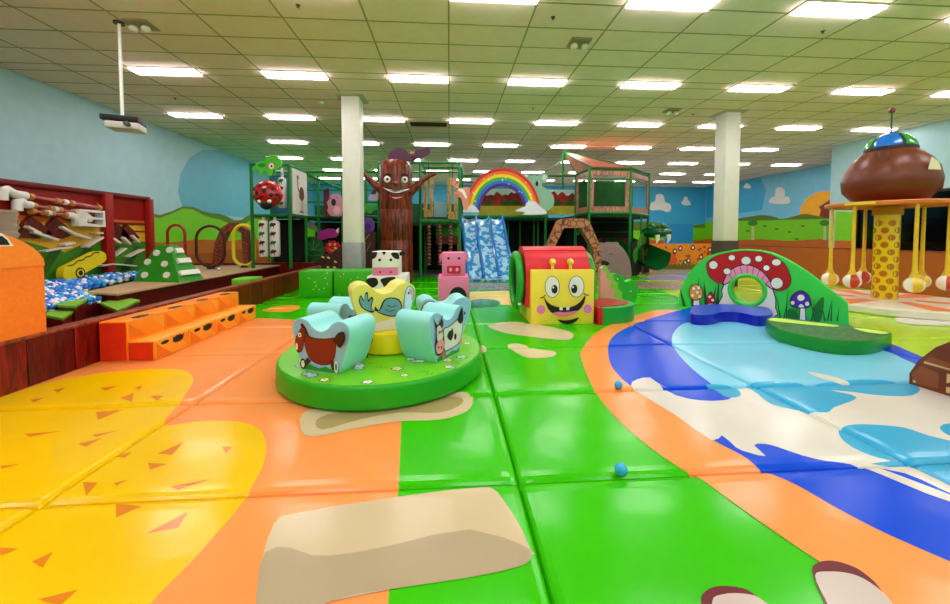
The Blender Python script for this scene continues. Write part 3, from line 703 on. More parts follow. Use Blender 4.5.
horse = [grass, (BLACK, S([(-.155, .3), (-.05, .285), (.06, .29), (.145, .3), (.155, .2), (.12, .1), (.04, .065), (-.06, .075), (-.13, .13), (-.16, .22)], 3)),
  (BR, S([(-.15, .295), (-.05, .28), (.06, .285), (.14, .295), (.15, .2), (.115, .105), (.04, .072), (-.06, .082), (-.125, .13), (-.155, .22)], 3)),
  (BRD, [(-.13, .3), (-.17, .33), (-.2, .39), (-.175, .4), (-.14, .36), (-.11, .3), (-.08, .26)]),
  (BLACK, S([(-.25, .27), (-.215, .33), (-.17, .375), (-.14, .33), (-.165, .24), (-.19, .16), (-.235, .15), (-.255, .2)], 3)),
  (BR, S([(-.245, .27), (-.212, .325), (-.17, .365), (-.147, .33), (-.17, .24), (-.193, .165), (-.235, .157), (-.25, .2)], 3)),
  (WHITE, ell(-.205, .3, .018, .02)), (BLACK, ell(-.203, .298, .008)), (WHITE, ell(-.235, .2, .012, .03)),
  (BRD, [(-.12, .12), (-.17, .07), (-.165, .04), (-.14, .04), (-.09, .09)]), (BRD, [(.1, .11), (.12, .04), (.15, .04), (.14, .12)]),
  (BLACK, ell(-.17, .06, .03, .045)), (WHITE, ell(-.17, .06, .018, .03)), (WHITE, ell(.165, .07, .02, .05)), (BLACK, ell(.165, .07, .008, .03)),
  (BLACK, S([(.14, .28), (.19, .35), (.25, .36), (.255, .3), (.22, .24), (.19, .235), (.17, .26)], 3)), (BRD, S([(.155, .28), (.19, .335), (.24, .345), (.24, .3), (.215, .255), (.19, .25)], 3))]
cow = [grass, (BLACK, S([(-.09, .27), (0, .285), (.1, .31), (.2, .34), (.235, .25), (.2, .12), (.13, .08), (0, .07), (-.08, .09)], 3)),
  (paint(235, 225, 225), S([(-.08, .265), (0, .277), (.1, .3), (.2, .33), (.225, .25), (.19, .13), (.13, .09), (0, .08), (-.07, .1)], 3)),
  (BLACK, S([(-.03, .2), (0, .24), (.03, .24), (.05, .26), (.07, .2), (.03, .15)], 3)), (BLACK, ell(.1, .17, .02, .03)), (BLACK, S([(.14, .31), (.19, .4), (.22, .41), (.235, .3), (.19, .27)], 3)),
  (PNK, S([(.16, .09), (.2, .16), (.21, .1), (.19, .07)], 3)),
  (BLACK, S([(-.21, .33), (-.235, .4), (-.19, .34), (-.15, .345), (-.1, .41), (-.12, .32), (-.085, .22), (-.08, .13), (-.12, .07), (-.19, .08), (-.215, .16), (-.2, .25)], 3)),
  (paint(240, 215, 215), S([(-.19, .31), (-.15, .33), (-.125, .3), (-.1, .22), (-.13, .19), (-.18, .2), (-.19, .25)], 3)),
  (PNK, S([(-.2, .17), (-.16, .2), (-.1, .19), (-.09, .13), (-.12, .085), (-.18, .09), (-.205, .13)], 3)), (BLACK, ell(-.17, .14, .008, .012)), (BLACK, ell(-.125, .13, .008, .012)),
  (BRD, S([(-.15, .33), (-.13, .38), (-.1, .34), (-.12, .3)], 3)), (BLACK, ell(-.165, .27, .008, .014)), (BLACK, ell(-.14, .27, .008, .014)), (paint(170, 120, 80), ell(-.1, .06, .03, .04)), (BLACK, ell(.24, .36, .015))]
TEAL = paint(105, 165, 175)
bird = [(WHITE, [(-.155, .01), (-.19, .07), (.02, .1), (.19, .14), (.2, .08), (.155, .01)]),
  (BLACK, S([(-.23, .3), (-.21, .35), (-.185, .3), (-.175, .36), (-.15, .37), (-.145, .3), (-.12, .33), (-.1, .3), (-.12, .23), (-.05, .17), (.05, .13), (.13, .14), (.16, .22), (.13, .29), (.05, .31), (-.01, .29), (-.04, .23), (-.06, .2), (-.09, .24), (-.1, .18), (-.16, .2), (-.21, .24)], 2)),
  (TEAL, S([(-.22, .3), (-.21, .335), (-.19, .29), (-.17, .35), (-.155, .35), (-.15, .28), (-.12, .31), (-.11, .29), (-.13, .23), (-.05, .18), (.05, .14), (.12, .15), (.15, .22), (.12, .28), (.05, .3), (0, .28), (-.03, .22), (-.06, .19), (-.12, .2), (-.16, .21), (-.2, .245)], 2)),
  (BLACK, band([(.0, .2), (.04, .18), (.09, .19)], .006)), (BLACK, band([(.02, .24), (.06, .22), (.11, .23)], .006))]
birdE = (S([(.19, .2), (.2, .33), (.23, .4), (.27, .36), (.265, .26), (.24, .2)], 3))
bird += [(TEAL, S([(.17, .15), (.18, .33), (.22, .41), (.27, .38), (.275, .3), (.24, .17)], 3)), (paint(205, 235, 245), S([(.185, .17), (.19, .33), (.225, .4), (.26, .37), (.262, .3), (.235, .18)], 3)), (PNK, S([(.23, .38), (.26, .36), (.262, .29), (.245, .27), (.25, .32), (.225, .34)], 3)), (BLACK, ell(.22, .34, .008, .012))]
pony = [grass, (BLACK, S([(-.13, .29), (0, .275), (.13, .29), (.14, .15), (.02, .1), (-.13, .12)], 3)), (BR, S([(-.12, .283), (0, .268), (.12, .283), (.13, .155), (.02, .11), (-.12, .13)], 3)), (BR, S([(.12, .28), (.2, .36), (.25, .28), (.2, .2)], 3)), (WHITE, ell(.2, .3, .016)), (BLACK, ell(.203, .3, .008))]
TN_ = paint(205, 175, 110)
lion = [grass, (BLACK, ell(-.18, .31, .1, .105)), (TN_, ell(-.18, .31, .094, .099)), (paint(150, 105, 50), ell(-.18, .30, .07, .08)), (paint(225, 205, 150), ell(-.18, .29, .055, .065)), (BLACK, ell(-.2, .31, .008, .012)), (BLACK, ell(-.16, .31, .008, .012)), (BLACK, ell(-.18, .275, .014, .01)), (TN_, S([(-.02, .25), (.1, .27), (.2, .3), (.19, .15), (.05, .1), (-.05, .12)], 3))]
zt = .212
def at2(dx, dy, z=zt): return (CC.x+dx, CC.y+dy, z)
rocker('light blue foam rocker with a brown horse painted on its side', at2(-.34, -.5), math.radians(-22), LAV, CYN, horse)
rocker('light blue foam rocker with a black and white cow painted on its side', at2(.49, -.27), math.radians(56), LAV, CYN, cow, sc=1.04)
rocker('light blue foam rocker with a brown patch, behind the horse rocker', at2(-.54, .3), math.radians(-105), LAV, CYN, pony)
rocker('light blue foam rocker with a tan lion face, behind the cow rocker', at2(.58, .5), math.radians(12), LAV, CYN, lion)
YF = mat((240, 228, 110), .4, .04, 4, .12, 12)
rocker('pale yellow foam rocker with a blue-grey bird, standing on the yellow hub', (hubc.x-.08, hubc.y, .42), math.radians(20), YF, YF, bird, sc=1.05)

# ------------------------------------------------------------------ stacked animal cubes, green blocks
def cube_animal(lab, px0, px1, pyb, hx0, hx1, mB, mH, dec, name, dz=.58, hh=.46):
    A = fl(px0, pyb, 0); Y = A.y; B_ = atY(px1, pyb, Y); cx = (A.x+B_.x)/2; w_ = B_.x-A.x
    t = thing(name, lab, 'foam block figure', (cx, Y+w_/2, 0)); b = MB(); b.bx(A.x, B_.x, Y, Y+w_, 0, dz, mB, .02); bo = b.build('body_cube', t)
    h0 = atY(hx0, 260, Y+.05).x; h1 = atY(hx1, 260, Y+.05).x
    b = MB(); b.bx(h0, h1, Y+.05, Y+.05+(h1-h0), dz, dz+hh, mH, .02); ho = b.build('head_cube', t)
    dec(vY(Y), vY(Y+.05), bo, ho, t, Y, (h0+h1)/2, (h1-h0)/2, dz)
    return t
CWH = mat((236, 234, 230), .4, .03, 4, .1, 10); CPK = mat((240, 130, 180), .4, .03, 4, .1, 10); CBK = mat((16, 14, 16), .4)
def dcow(fb_, fh, bo, ho, t, Y, cx, hw, dz):
    b = MB()
    for pts in ([(367, 279), (376, 278), (378, 284), (372, 288), (367, 285)], [(381, 279), (395, 277), (392, 284), (386, 290), (383, 285)], [(368, 292), (374, 291), (375, 297), (368, 297)], [(398, 286), (404, 284), (404, 296), (399, 293)]):
        b.flat(fb_, fb_.pp(smooth(pts, 4)), CBK, .003)
    b.build('black_patch', bo)
    b = MB(); h = hw
    b.flat(fh, [(cx-h+.01, dz+.01), (cx+h-.01, dz+.01), (cx+h-.01, dz+.16), (cx-h+.01, dz+.16)], CPK, .003)
    for s in (-1, 1):
        b.flat(fh, ell(cx+s*h*.4, dz+.07, .022), paint(200, 30, 90), .006); b.flat(fh, ell(cx+s*h*.42, dz+.3, .028), CBK, .004)
    for pts in ([(371, 253), (377, 252), (376, 257), (372, 259)], [(391, 253), (398, 253), (399, 259), (394, 258)], [(382, 252), (386, 252), (384, 255)]):
        b.flat(fh, fh.pp(smooth(pts, 3)), CBK, .003)
    b.build('face', ho)
    for s in (-1, 1):
        b = MB(); b.ext(Fr((cx+s*h, Y+.2, dz+.4), (s, 0, .3), (-.3*s, 0, 1)), ell(.05, 0, .07, .04, 14), -.015, .015, CBK); b.build('ear', ho)
def dpig(fb_, fh, bo, ho, t, Y, cx, hw, dz):
    b = MB(); b.ext(fh, rrect(cx-.13, dz+.06, cx+.13, dz+.2, .02), 0, .03, paint(215, 25, 70))
    for s in (-1, 1): b.flat(fh, ell(cx+s*.06, dz+.13, .028, .035), paint(245, 170, 200), .033)
    b.build('snout', ho); b = MB()
    for s in (-1, 1): b.flat(fh, ell(cx+s*hw*.45, dz+.34, .024), CBK, .004)
    b.build('eyes', ho)
    for s in (-1, 1):
        b = MB(); b.ext(Fr((cx+s*hw, Y+.15, dz+.42), (s, 0, -.6), (0, 0, 1)), [(-.02, .03), (.06, 0), (.05, -.14), (-.02, -.08)], -.02, .02, CPK); b.build('ear', ho)
    x1 = atY(469, 290, Y).x
    b = MB(); q = fb_.px(459, 297.5); b.flat(fb_, ell(q[0]-.02, q[1]+.03, .16, .17, 28), CBK, .003); b.build('hole_shade_disc', bo)  # flat black disc paints the shade inside the pig's hole
cube_animal('white foam cow of two stacked cubes with pink muzzle', 367, 406, 307, 372, 398.5, CWH, CWH, dcow, 'cow_block_figure')
cube_animal('pink foam pig of two stacked cubes with a black tunnel hole', 438, 469, 307, 442, 465.5, CPK, CPK, dpig, 'pig_block_figure', .57, .45)
GB = mat((55, 175, 20), .4, .06, 4, .1, 10)
for k, (x0, x1, yb) in enumerate(((299, 333, 298), (334, 372, 298))):
    A = fl(x0, yb, 0); B_ = atY(x1, yb, A.y); b = MB(); w_ = B_.x-A.x; x2 = B_.x-.01
    b.bx(A.x, x2, A.y-.0, min(A.y+w_-.12, c1[1]-.225), 0, .58, GB, .02); f_ = vY(A.y); random.seed(k)
    for j in range(9): b.flat(f_, ell(random.uniform(A.x+.05, x2-.05), random.uniform(.06, .54), .014, .010, 8), WHITE, .003)
    ft_ = Fr((0, 0, .58), (1, 0, 0), (0, 1, 0))
    for j in range(8): b.flat(ft_, ell(random.uniform(A.x+.05, x2-.05), A.y+random.uniform(.04, .4), .014, .012, 8), WHITE, .003)
    o = b.build('green_foam_block'); tag(o, ['green foam block with white specks, beside the dark red deck', 'green foam block with white specks, in front of the white column'][k], 'foam block', 'speckled green foam blocks')

# ------------------------------------------------------------------ smiling playhouse
A = fl(531, 325, 0); Y = A.y; xA = A.x; xB = atY(594, 325, Y).x; HT = atY(560, 270, Y).z; YBk = Y+.85
YL = mat((248, 222, 70), .4, .03, 4, .08, 10); RDc = mat((222, 35, 50), .35, .06, 4, .1, 10); GRc = mat((25, 165, 40), .35, .05, 4)
t = thing('smiling_playhouse', 'yellow smiling cube playhouse with red barrel roof and green rings', 'playhouse', ((xA+xB)/2, Y+.4, 0))
b = MB(); b.bx(xA, xB, Y, YBk, 0, HT, YL, .015); bd = b.build('face_cube', t)
f = vY(Y); b = MB(); c_ = f.pp
def X(x, y): return (500+x/5.493, 230+y/5.49)
def XP(pts): return c_([X(*p) for p in pts])
E = lambda x, y, rx, ry: [(x+rx*math.cos(a), y+ry*math.sin(a)) for a in [2*PI*i/28 for i in range(28)]]
L_ = [(BLACK, E(287, 312, 41, 60)), (WHITE, E(287, 312, 38, 57)), (BLACK, E(299, 325, 17, 24)), (WHITE, E(292, 315, 5, 6)),
      (BLACK, E(419, 310, 43, 60)), (WHITE, E(419, 310, 40, 57)), (BLACK, E(407, 323, 17, 24)), (WHITE, E(400, 313, 5, 6)),
      (paint(222, 120, 190), E(224, 436, 23, 25)), (paint(222, 120, 190), E(480, 432, 23, 25)),
      (BLACK, S([(238, 362), (260, 395), (300, 418), (350, 424), (400, 418), (440, 392), (466, 358), (462, 395), (440, 430), (400, 462), (350, 474), (300, 464), (262, 430)], 4)),
      (paint(240, 120, 150), S([(288, 455), (320, 448), (350, 450), (385, 447), (428, 442), (405, 462), (350, 474), (310, 470)], 4)),
      (WHITE, [(325, 420), (342, 423), (342, 440), (325, 438)]), (WHITE, [(362, 423), (380, 420), (379, 437), (362, 440)]),
      (BLACK, band([(220, 370), (236, 368), (248, 355)], 5)), (BLACK, band([(456, 345), (468, 355), (486, 357)], 5)),
      (BLACK, S([(314, 490), (350, 494), (390, 490), (430, 478), (414, 500), (380, 514), (340, 510)], 3))]
for i, (m, pts) in enumerate(L_): b.flat(f, XP(pts), m, .002+.0012*(i+1))
b.build('smiling_face', bd)
cy = Y+.50; cz = HT-.06; rr = atY(560, 246, cy).z-cz
b = MB(); prof = [(cy+rr*math.cos(a), cz+rr*math.sin(a)) for a in [PI*i/20*1.08-.04*PI for i in range(21)]]
prof = [(cy-rr, .25)]+prof[::-1][0:21]+[(cy+rr, .25)]
fx = Fr((0, 0, 0), (0, 1, 0), (0, 0, 1)); b.ext(fx, prof, xA-.06, xB-.03, RDc)
for k in range(3):
    a = PI*(.32+.14*k)
    b.tube([(xA-.055, cy-rr*math.cos(a)*1.0, cz+rr*math.sin(a)), (xB-.035, cy-rr*math.cos(a), cz+rr*math.sin(a))], .006, paint(170, 15, 30), 6)
b.build('barrel_roof', t)
for k, (x, s) in enumerate(((xA-.13, -1), (xB+.03, 1))):
    b = MB(); R_ = .41; zc_ = .62
    b.tube([(x, cy+.05+R_*math.cos(a)*.95, zc_+R_*math.sin(a)) for a in [2*PI*i/40 for i in range(40)]], .062, GRc, 12, True); rg = b.build('green_ring', t)
    b = MB()
    for j, m in enumerate((WHITE, RDc, YL, WHITE, GRc)): b.box((x, cy+.05-.3+.0*j, zc_-.3+.14*j), (.05, .05, .13), m, .008)
    b.tube([(x, cy+.05-.3, zc_-.4), (x, cy+.05-.3, zc_+.36)], .018, GRc, 8); b.build('bead_bar', rg)
b = MB(); b.ext(fx, ell(cy+.05, .62, .36, .36, 32), xA-.11, xA-.0, mat((30, 26, 24), .6)); b.build('opening_shade_disc', t)  # solid dark disc, shade inside the opening put into its colour
for s in (-1, 1):
    x = (xA+xB)/2+(.13 if s > 0 else -.145)-.01; b = MB(); b.tube([(x, Y+.03, HT-.01), (x, Y+.03, HT+.09)], .022, YL, 10); b.ball((x, Y+.03, HT+.12), .05, YL, 14); b.build('antenna', t)
# watermelon seat, palm cut-out and bushes beside the playhouse
wc = fl(600, 325, 0); cx, cyw = xB+.06, wc.y+.5
t = thing('watermelon_seat', 'low curved green foam seat with red top beside the smiling playhouse', 'foam seat', (cx+.15, cyw, 0))
sec = [(cx, cyw)]+[(cx+.75*math.cos(a), cyw+.5*math.sin(a)) for a in [math.radians(-90+150*i/20) for i in range(21)]]
secI = [(cx, cyw)]+[(cx+.66*math.cos(a), cyw+.38*math.sin(a)) for a in [math.radians(-90+150*i/20) for i in range(21)]]
b = MB(); b.ext(FLOOR, sec, 0, .25, GRc); b.build('rind', t)
b = MB(); b.ext(FLOOR, [(x+.004, y) for x, y in secI], .25, .262, mat((170, 20, 20), .35, .1, 9)); b.ext(vY(cyw-.5), [(cx-.03, .0), (cx+.04, .0), (cx+.04, .262), (cx-.03, .262)], -.25, .012, mat((200, 25, 25), .35, .1, 9)); b.build('red_flesh', t)
fp = vY(Y+.95)
cutout('palm_board', 'pink-brown slope board edged with light green leaves beside the playhouse', 'cut-out board', fp, [(598, 314), (598, 268), (603, 265), (608, 275), (613, 287), (619, 300), (624, 312)], .12, mat((222, 160, 140), .5, .06, 6), [(paint(130, 200, 60), [(600, 265), (604, 266), (607, 272), (610, 273), (611, 279), (615, 282), (615, 288), (619, 291), (619, 297), (623, 300), (625, 312), (619, 306), (615, 304), (616, 298), (611, 295), (612, 289), (607, 286), (608, 280), (603, 277), (604, 271), (599, 270)])])
cutout('bush_block', 'rounded green foam bush behind the watermelon seat', 'foam block', vY(Y+1.5), S([(604, 308), (606, 279), (612, 273), (619, 276), (622, 281), (629, 279), (634, 285), (634, 293), (630, 303), (620, 308)], 3), .15, mat((40, 175, 35), .4, .06, 5), [(WHITE, ell(627, 290, .7, .7)), (WHITE, ell(614, 278, .6, .6))])

# ------------------------------------------------------------------ mushroom arch, clouds and lily
A = fl(679, 306, 0); B_ = fl(849, 326, 0); fm = vline(A, B_)
def Z4(pts): return [(670+x/4.13, 240+y/4.13) for x, y in pts]
out = fm.pp(Z4([(35, 272), (37, 235), (48, 190), (75, 140), (115, 95), (155, 68), (200, 52), (255, 42), (310, 39), (370, 43), (420, 54), (470, 75), (520, 103), (565, 132), (610, 165), (650, 198), (690, 230), (735, 262), (740, 355)]))
out = [(a, max(0, z)) for a, z in out]; out[0] = (out[0][0], 0); out[-1] = (out[-1][0], 0)
hc = fm.px(670+318/4.13, 240+208/4.13); hr = (abs(fm.px(670+252/4.13, 290)[0]-fm.px(670+388/4.13, 290)[0])/2, abs(fm.px(746, 240+150/4.13)[1]-fm.px(746, 240+266/4.13)[1])/2)
MG = mat((60, 215, 80), .38, .05, 3, .1, 8)
t = thing('mushroom_arch', 'green foam arch wall painted with a big red mushroom and a round hole', 'foam wall', (A+B_)/2)
b = MB(); b.ext(fm, out, -.28, 0, MG, holes=[ell(hc[0], hc[1], hr[0], hr[1], 32)]); b.build('arch_wall', t)
b = MB(); n_ = 32
def ring3(frame, c, r, rr_, m, d):
    b.tube([frame.p(c[0]+r[0]*math.cos(a), c[1]+r[1]*math.sin(a), d) for a in [2*PI*i/36 for i in range(36)]], rr_, m, 10, True)
ring3(fm, hc, (hr[0]+.02, hr[1]+.02), .035, MG, .0); b.build('hole_rim', t)
RM = paint(190, 15, 25); PK = paint(245, 150, 190); GD = paint(10, 90, 40)
b = MB(); L_ = []
def blade(x, y, dx, h, w_=6): return [(x-w_, y), (x+dx*.5-w_*.6, y-h*.5), (x+dx, y-h), (x+dx*.5+w_*.6, y-h*.5), (x+w_, y)]
for x, dx, h in ((95, -8, 100), (110, 10, 125), (150, -10, 110), (175, 15, 90), (60, -20, 80), (195, 8, 120)): L_.append((GD, blade(x, 275, dx, h, 7)))
for x, dx, h in ((455, -15, 120), (480, 5, 140), (470, 15, 90), (600, -30, 130), (585, 15, 100), (640, -15, 80), (665, 5, 100), (690, 10, 60), (650, 18, 90)): L_.append((GD, blade(x, 335, dx, h, 3)))
L_.append((paint(10, 120, 40), S([(595, 335), (592, 290), (605, 260), (635, 235), (632, 290), (620, 335)], 3))); L_.append((paint(10, 120, 40), S([(490, 325), (485, 300), (490, 285), (520, 290), (530, 325)], 3)))
L_ += [(BLACK, S([(222, 182), (215, 230), (208, 290), (430, 320), (438, 280), (428, 205), (330, 150)], 2)), (WHITE, S([(226, 184), (219, 232), (213, 290), (427, 318), (434, 280), (424, 207), (330, 154)], 2))]
cap = S([(153, 110), (160, 88), (190, 68), (240, 54), (310, 47), (380, 52), (440, 72), (478, 105), (497, 150), (495, 180), (475, 202), (440, 207), (410, 190), (370, 150), (320, 130), (270, 140), (235, 175), (200, 176), (165, 150)], 4)
L_ += [(BLACK, [(320+(x-320)*1.015, 125+(y-125)*1.03) for x, y in cap]), (RM, cap), (BLACK, S([(215, 182), (240, 130), (280, 105), (330, 102), (380, 125), (415, 165), (430, 205), (400, 190), (370, 158), (320, 143), (270, 152), (240, 180)], 3)), (PK, S([(222, 178), (243, 134), (282, 109), (330, 106), (378, 129), (411, 168), (424, 200), (400, 184), (370, 154), (320, 139), (270, 148), (240, 175)], 3))]
for x0, y0, x1, y1 in ((262, 118, 275, 146), (290, 108, 298, 140), (318, 104, 320, 138), (345, 110, 342, 142), (370, 124, 360, 150), (392, 145, 378, 162), (245, 138, 256, 158), (410, 170, 395, 180)): L_.append((BLACK, band([(x0, y0), (x1, y1)], 2)))
for x, y, r, q in ((180, 103, 17, 16), (256, 73, 13, 11), (315, 85, 19, 16), (367, 77, 14, 12), (440, 92, 18, 13), (399, 115, 12, 11), (237, 129, 14, 12), (442, 178, 24, 22)): L_ += [(BLACK, E(x, y, r+2, q+2)), (WHITE, E(x, y, r, q))]
L_ += [(BLACK, [(98, 240), (124, 240), (128, 268), (95, 268)]), (WHITE, [(101, 240), (121, 240), (124, 268), (98, 268)]), (BLACK, S([(82, 235), (85, 195), (110, 180), (135, 200), (138, 232), (110, 250)], 3)), (paint(245, 160, 30), S([(84, 233), (88, 197), (110, 183), (132, 202), (135, 230), (110, 246)], 3))]
for x, y in ((100, 200), (115, 215), (95, 228), (125, 232), (120, 196)): L_ += [(BLACK, E(x, y, 8, 8)), (WHITE, E(x, y, 7, 7))]
L_ += [(WHITE, [(162, 250), (178, 250), (180, 268), (160, 268)]), (BLACK, S([(149, 255), (158, 225), (170, 212), (184, 228), (192, 255), (170, 262)], 3)), (RM, S([(152, 253), (160, 227), (170, 215), (182, 230), (189, 253), (170, 259)], 3)), (WHITE, E(166, 233, 6, 5)), (WHITE, E(178, 247, 6, 5)),
       (BLACK, [(537, 270), (560, 270), (563, 336), (532, 334)]), (WHITE, [(540, 270), (557, 270), (559, 336), (536, 334)]), (BLACK, S([(496, 262), (503, 228), (540, 206), (572, 225), (583, 262), (565, 280), (515, 278)], 4)), (paint(75, 30, 160), S([(499, 260), (506, 230), (540, 209), (570, 227), (580, 262), (563, 277), (517, 275)], 4)), (WHITE, E(541, 237, 15, 13)), (WHITE, E(507, 258, 8, 8)), (WHITE, E(567, 262, 9, 9)), (WHITE, S([(530, 275), (542, 262), (555, 276)], 2))]
for i, (m, pts) in enumerate(L_):
    P = [(a, max(.003, z)) for a, z in fm.pp(Z4(pts))]
    # keep the round hole open: push points that fall in the hole to its rim
    P2 = []
    for a, z in P:
        da, dz_ = (a-hc[0])/hr[0], (z-hc[1])/hr[1]; r_ = math.hypot(da, dz_)
        P2.append((a, z))
    L_[i] = (m, P2)
hole = ell(hc[0], hc[1], hr[0]*1.0, hr[1]*1.0, 40)
for i, (m, P) in enumerate(L_):
    xs_ = [a for a, z in P]; touches = min(xs_) < hc[0]+hr[0] and max(xs_) > hc[0]-hr[0] and min(z for a, z in P) < hc[1]+hr[1] and max(z for a, z in P) > hc[1]-hr[1]
    d = .002+.0006*(i+1)
    big = touches and (max(xs_)-min(xs_)) > .6
    if not big: b2 = None
    tri = tessellate_polygon([[Vector((a, z, 0)) for a, z in P]])
    for T in tri:
        V = [P[j] for j in T]
        stack = [V]
        if touches:
            stack = []
            # subtract the hole: split the triangle by the hole's edges
            inside_part = [V]
            cur = V
            for j in range(len(hole)):
                p0, p1 = hole[j], hole[(j+1) % len(hole)]
                nx, ny = (p1[1]-p0[1]), -(p1[0]-p0[0])
                def side(p): return (p[0]-p0[0])*nx+(p[1]-p0[1])*ny
                o_, i_ = [], []
                for k in range(len(cur)):
                    p, q = cur[k], cur[(k+1) % len(cur)]; sp, sq = side(p), side(q)
                    (o_ if sp > 0 else i_).append(p)
                    if (sp > 0) != (sq > 0):
                        u = sp/(sp-sq); x_ = (p[0]+(q[0]-p[0])*u, p[1]+(q[1]-p[1])*u); o_.append(x_); i_.append(x_)
                if len(o_) > 2: stack.append(o_)
                cur = i_
                if len(cur) < 3: break
        for V in stack:
            ar = sum(V[k][0]*V[(k+1) % len(V)][1]-V[(k+1) % len(V)][0]*V[k][1] for k in range(len(V)))
            if abs(ar) < 1e-9: continue
            if ar < 0: V = V[::-1]
            b_ = [fm.p(a, z, d) for a, z in V]
            if i == 0 and 'mb' not in globals(): mb = MB()
            mb.face(b_, m)
bmesh.ops.remove_doubles(mb.bm, verts=mb.bm.verts, dist=1e-5)
mb.build('painted_front', t)
def slab(name, lab, pts, z, m, mt=None, dec=(), sm=4, bev=.02):
    s = [(lambda q: (q.x, q.y))(fl(x, y, z)) for x, y in S(pts, sm)]; c = (sum(a for a, b_ in s)/len(s), sum(b_ for a, b_ in s)/len(s))
    t = thing(name, lab, 'foam block', (c[0], c[1], 0)); ins = [(c[0]+(x-c[0])*.985, c[1]+(y-c[1])*.985) for x, y in s]
    b = MB(); n = len(s); k = b.mi(m); rings = []
    for P, zz_ in ((ins, 0), (s, .02), (s, z-.025), (ins, z)): rings.append([b.bm.verts.new((x, y, zz_)) for x, y in P])
    for r0, r1 in zip(rings, rings[1:]):
        for i in range(n): b.bm.faces.new((r0[i], r0[(i+1) % n], r1[(i+1) % n], r1[i])).material_index = k
    bmesh.ops.recalc_face_normals(b.bm, faces=b.bm.faces)
    b.build('padded_side', t)
    b = MB(); b.flat(Fr((0, 0, z), (1, 0, 0), (0, 1, 0)), ins, mt or m, 0)
    for i, (mm, P) in enumerate(dec): b.flat(Fr((0, 0, z), (1, 0, 0), (0, 1, 0)), [(lambda q: (q.x, q.y))(fl(x, y, z)) for x, y in P], mm, .002*(i+1))
    b.build('top_face', t); return t
slab('cloud_step', 'dark blue cloud-shaped foam step in front of the mushroom arch', [(690, 311), (693, 306), (705, 304.5), (725, 304), (750, 306), (766, 307), (772.5, 311), (770, 315), (758, 316), (745, 313.5), (735, 312), (722, 312), (714, 314), (702, 315), (692, 314)], .16, mat((22, 32, 175), .3, .05, 4, .1, 10), mat((35, 60, 200), .3, .05, 4), bev=.02)
slab('lily_pad_block', 'green half-round lily pad foam block on the painted pond', [(766, 319), (775, 317.5), (805, 320), (850, 326), (888, 331), (889, 334), (870, 340), (835, 340), (800, 334), (775, 327)], .17, mat((20, 140, 40), .35, .05, 4, .1, 8), mat((45, 120, 50), .4, kind='blotch', rgb2=(25, 80, 35), scale=22),
     [(paint(190, 225, 90), S([(768, 320), (775, 318), (800, 321), (836, 325), (834, 327), (800, 324), (775, 321.5)], 3)), (paint(190, 225, 90), S([(854, 328), (886, 332), (885, 334.5), (865, 332)], 3))])
# brown brick-look block at the right edge
q = fl(909, 384, 0); q2 = fl(950, 397, 0)
t = thing('brick_block', 'glossy brown foam block painted with bricks, on the pond mat', 'foam block', (q.x+.5, q.y, 0))
BRK = mat((120, 52, 18), .25, .12, 5, .1, 10); BRK2 = mat((150, 75, 30), .25, .1, 6)
d_ = (q2-q).normalized(); fb2 = Fr((q.x, q.y, 0), (d_.x, d_.y, 0), (0, 0, 1))
prof = [(0, .0), (.0, .1), (.06, .24), (.17, .39), (.34, .53), (.55, .6), (.9, .6), (1.1, .4), (1.2, .2), (1.2, 0)]
b = MB(); b.ext(fb2, prof, -.5, 0, BRK); b.build('block_body', t)
b = MB()
for P in ([(.08, .22), (.14, .30), (.36, .27), (.34, .21)], [(.26, .19), (.26, .11), (.6, .11), (.6, .19)], [(.26, .08), (.26, .02), (.6, .02), (.6, .08)], [(.64, .32), (.9, .3), (.9, .22), (.64, .24)], [(.02, .1), (.08, .2), (.2, .17), (.2, .04), (.03, .02)], [(.4, .3), (.6, .3), (.6, .22), (.4, .22)]): b.flat(fb2, P, BRK2, .004)
for P in ([(.25, .19), (.28, .19), (.27, .12), (.25, .11)], [(.25, .08), (.28, .08), (.27, .03), (.25, .03)], [(.1, .245), (.3, .235), (.3, .225), (.1, .225)], [(.03, .05), (.05, .05), (.05, .03), (.03, .03)]): b.flat(fb2, P, paint(215, 175, 120), .006)
b.build('brick_pattern', t)
for k, (x, y) in enumerate(((618.5, 389), (621, 475.5))):
    q = fl(x, y, 0); b = MB(); b.ball((0, 0, 0), .035, BL, 24); o = b.build('play_ball'); o.location = (q.x, q.y, .036 if k == 0 else .034)
    tag(o, ['blue plastic ball where the orange curve meets the pond', 'blue plastic ball on the green mat seam in the foreground'][k], 'ball', 'stray blue balls on the mats')
# ------------------------------------------------------------------ indoor climbing frame
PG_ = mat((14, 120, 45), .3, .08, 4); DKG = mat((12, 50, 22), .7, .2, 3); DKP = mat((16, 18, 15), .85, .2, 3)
fr_t = thing('play_structure', 'two-storey green tube climbing frame with dark decks across the back of the hall', 'climbing frame', (0, 13, 0))
def post(px, yt, Y, z0=0, r=.045, name='post'):
    p = atY(px, yt, Y); b = MB(); b.tube([(p.x, Y, z0), (p.x, Y, p.z)], r, PG_, 10); b.build(name, fr_t); return p
def rail(a, c, r=.035, name='rail'):
    b = MB(); b.tube([a, c], r, PG_, 8); b.build(name, fr_t)
def rpx(x0, y0, x1, y1, Y, Y1=None, r=.035): rail(atY(x0, y0, Y), atY(x1, y1, Y1 or Y), r)
YL_, YM, YT, YS_, YR = 10.4, 12.4, 11.5, 13.0, 12.0
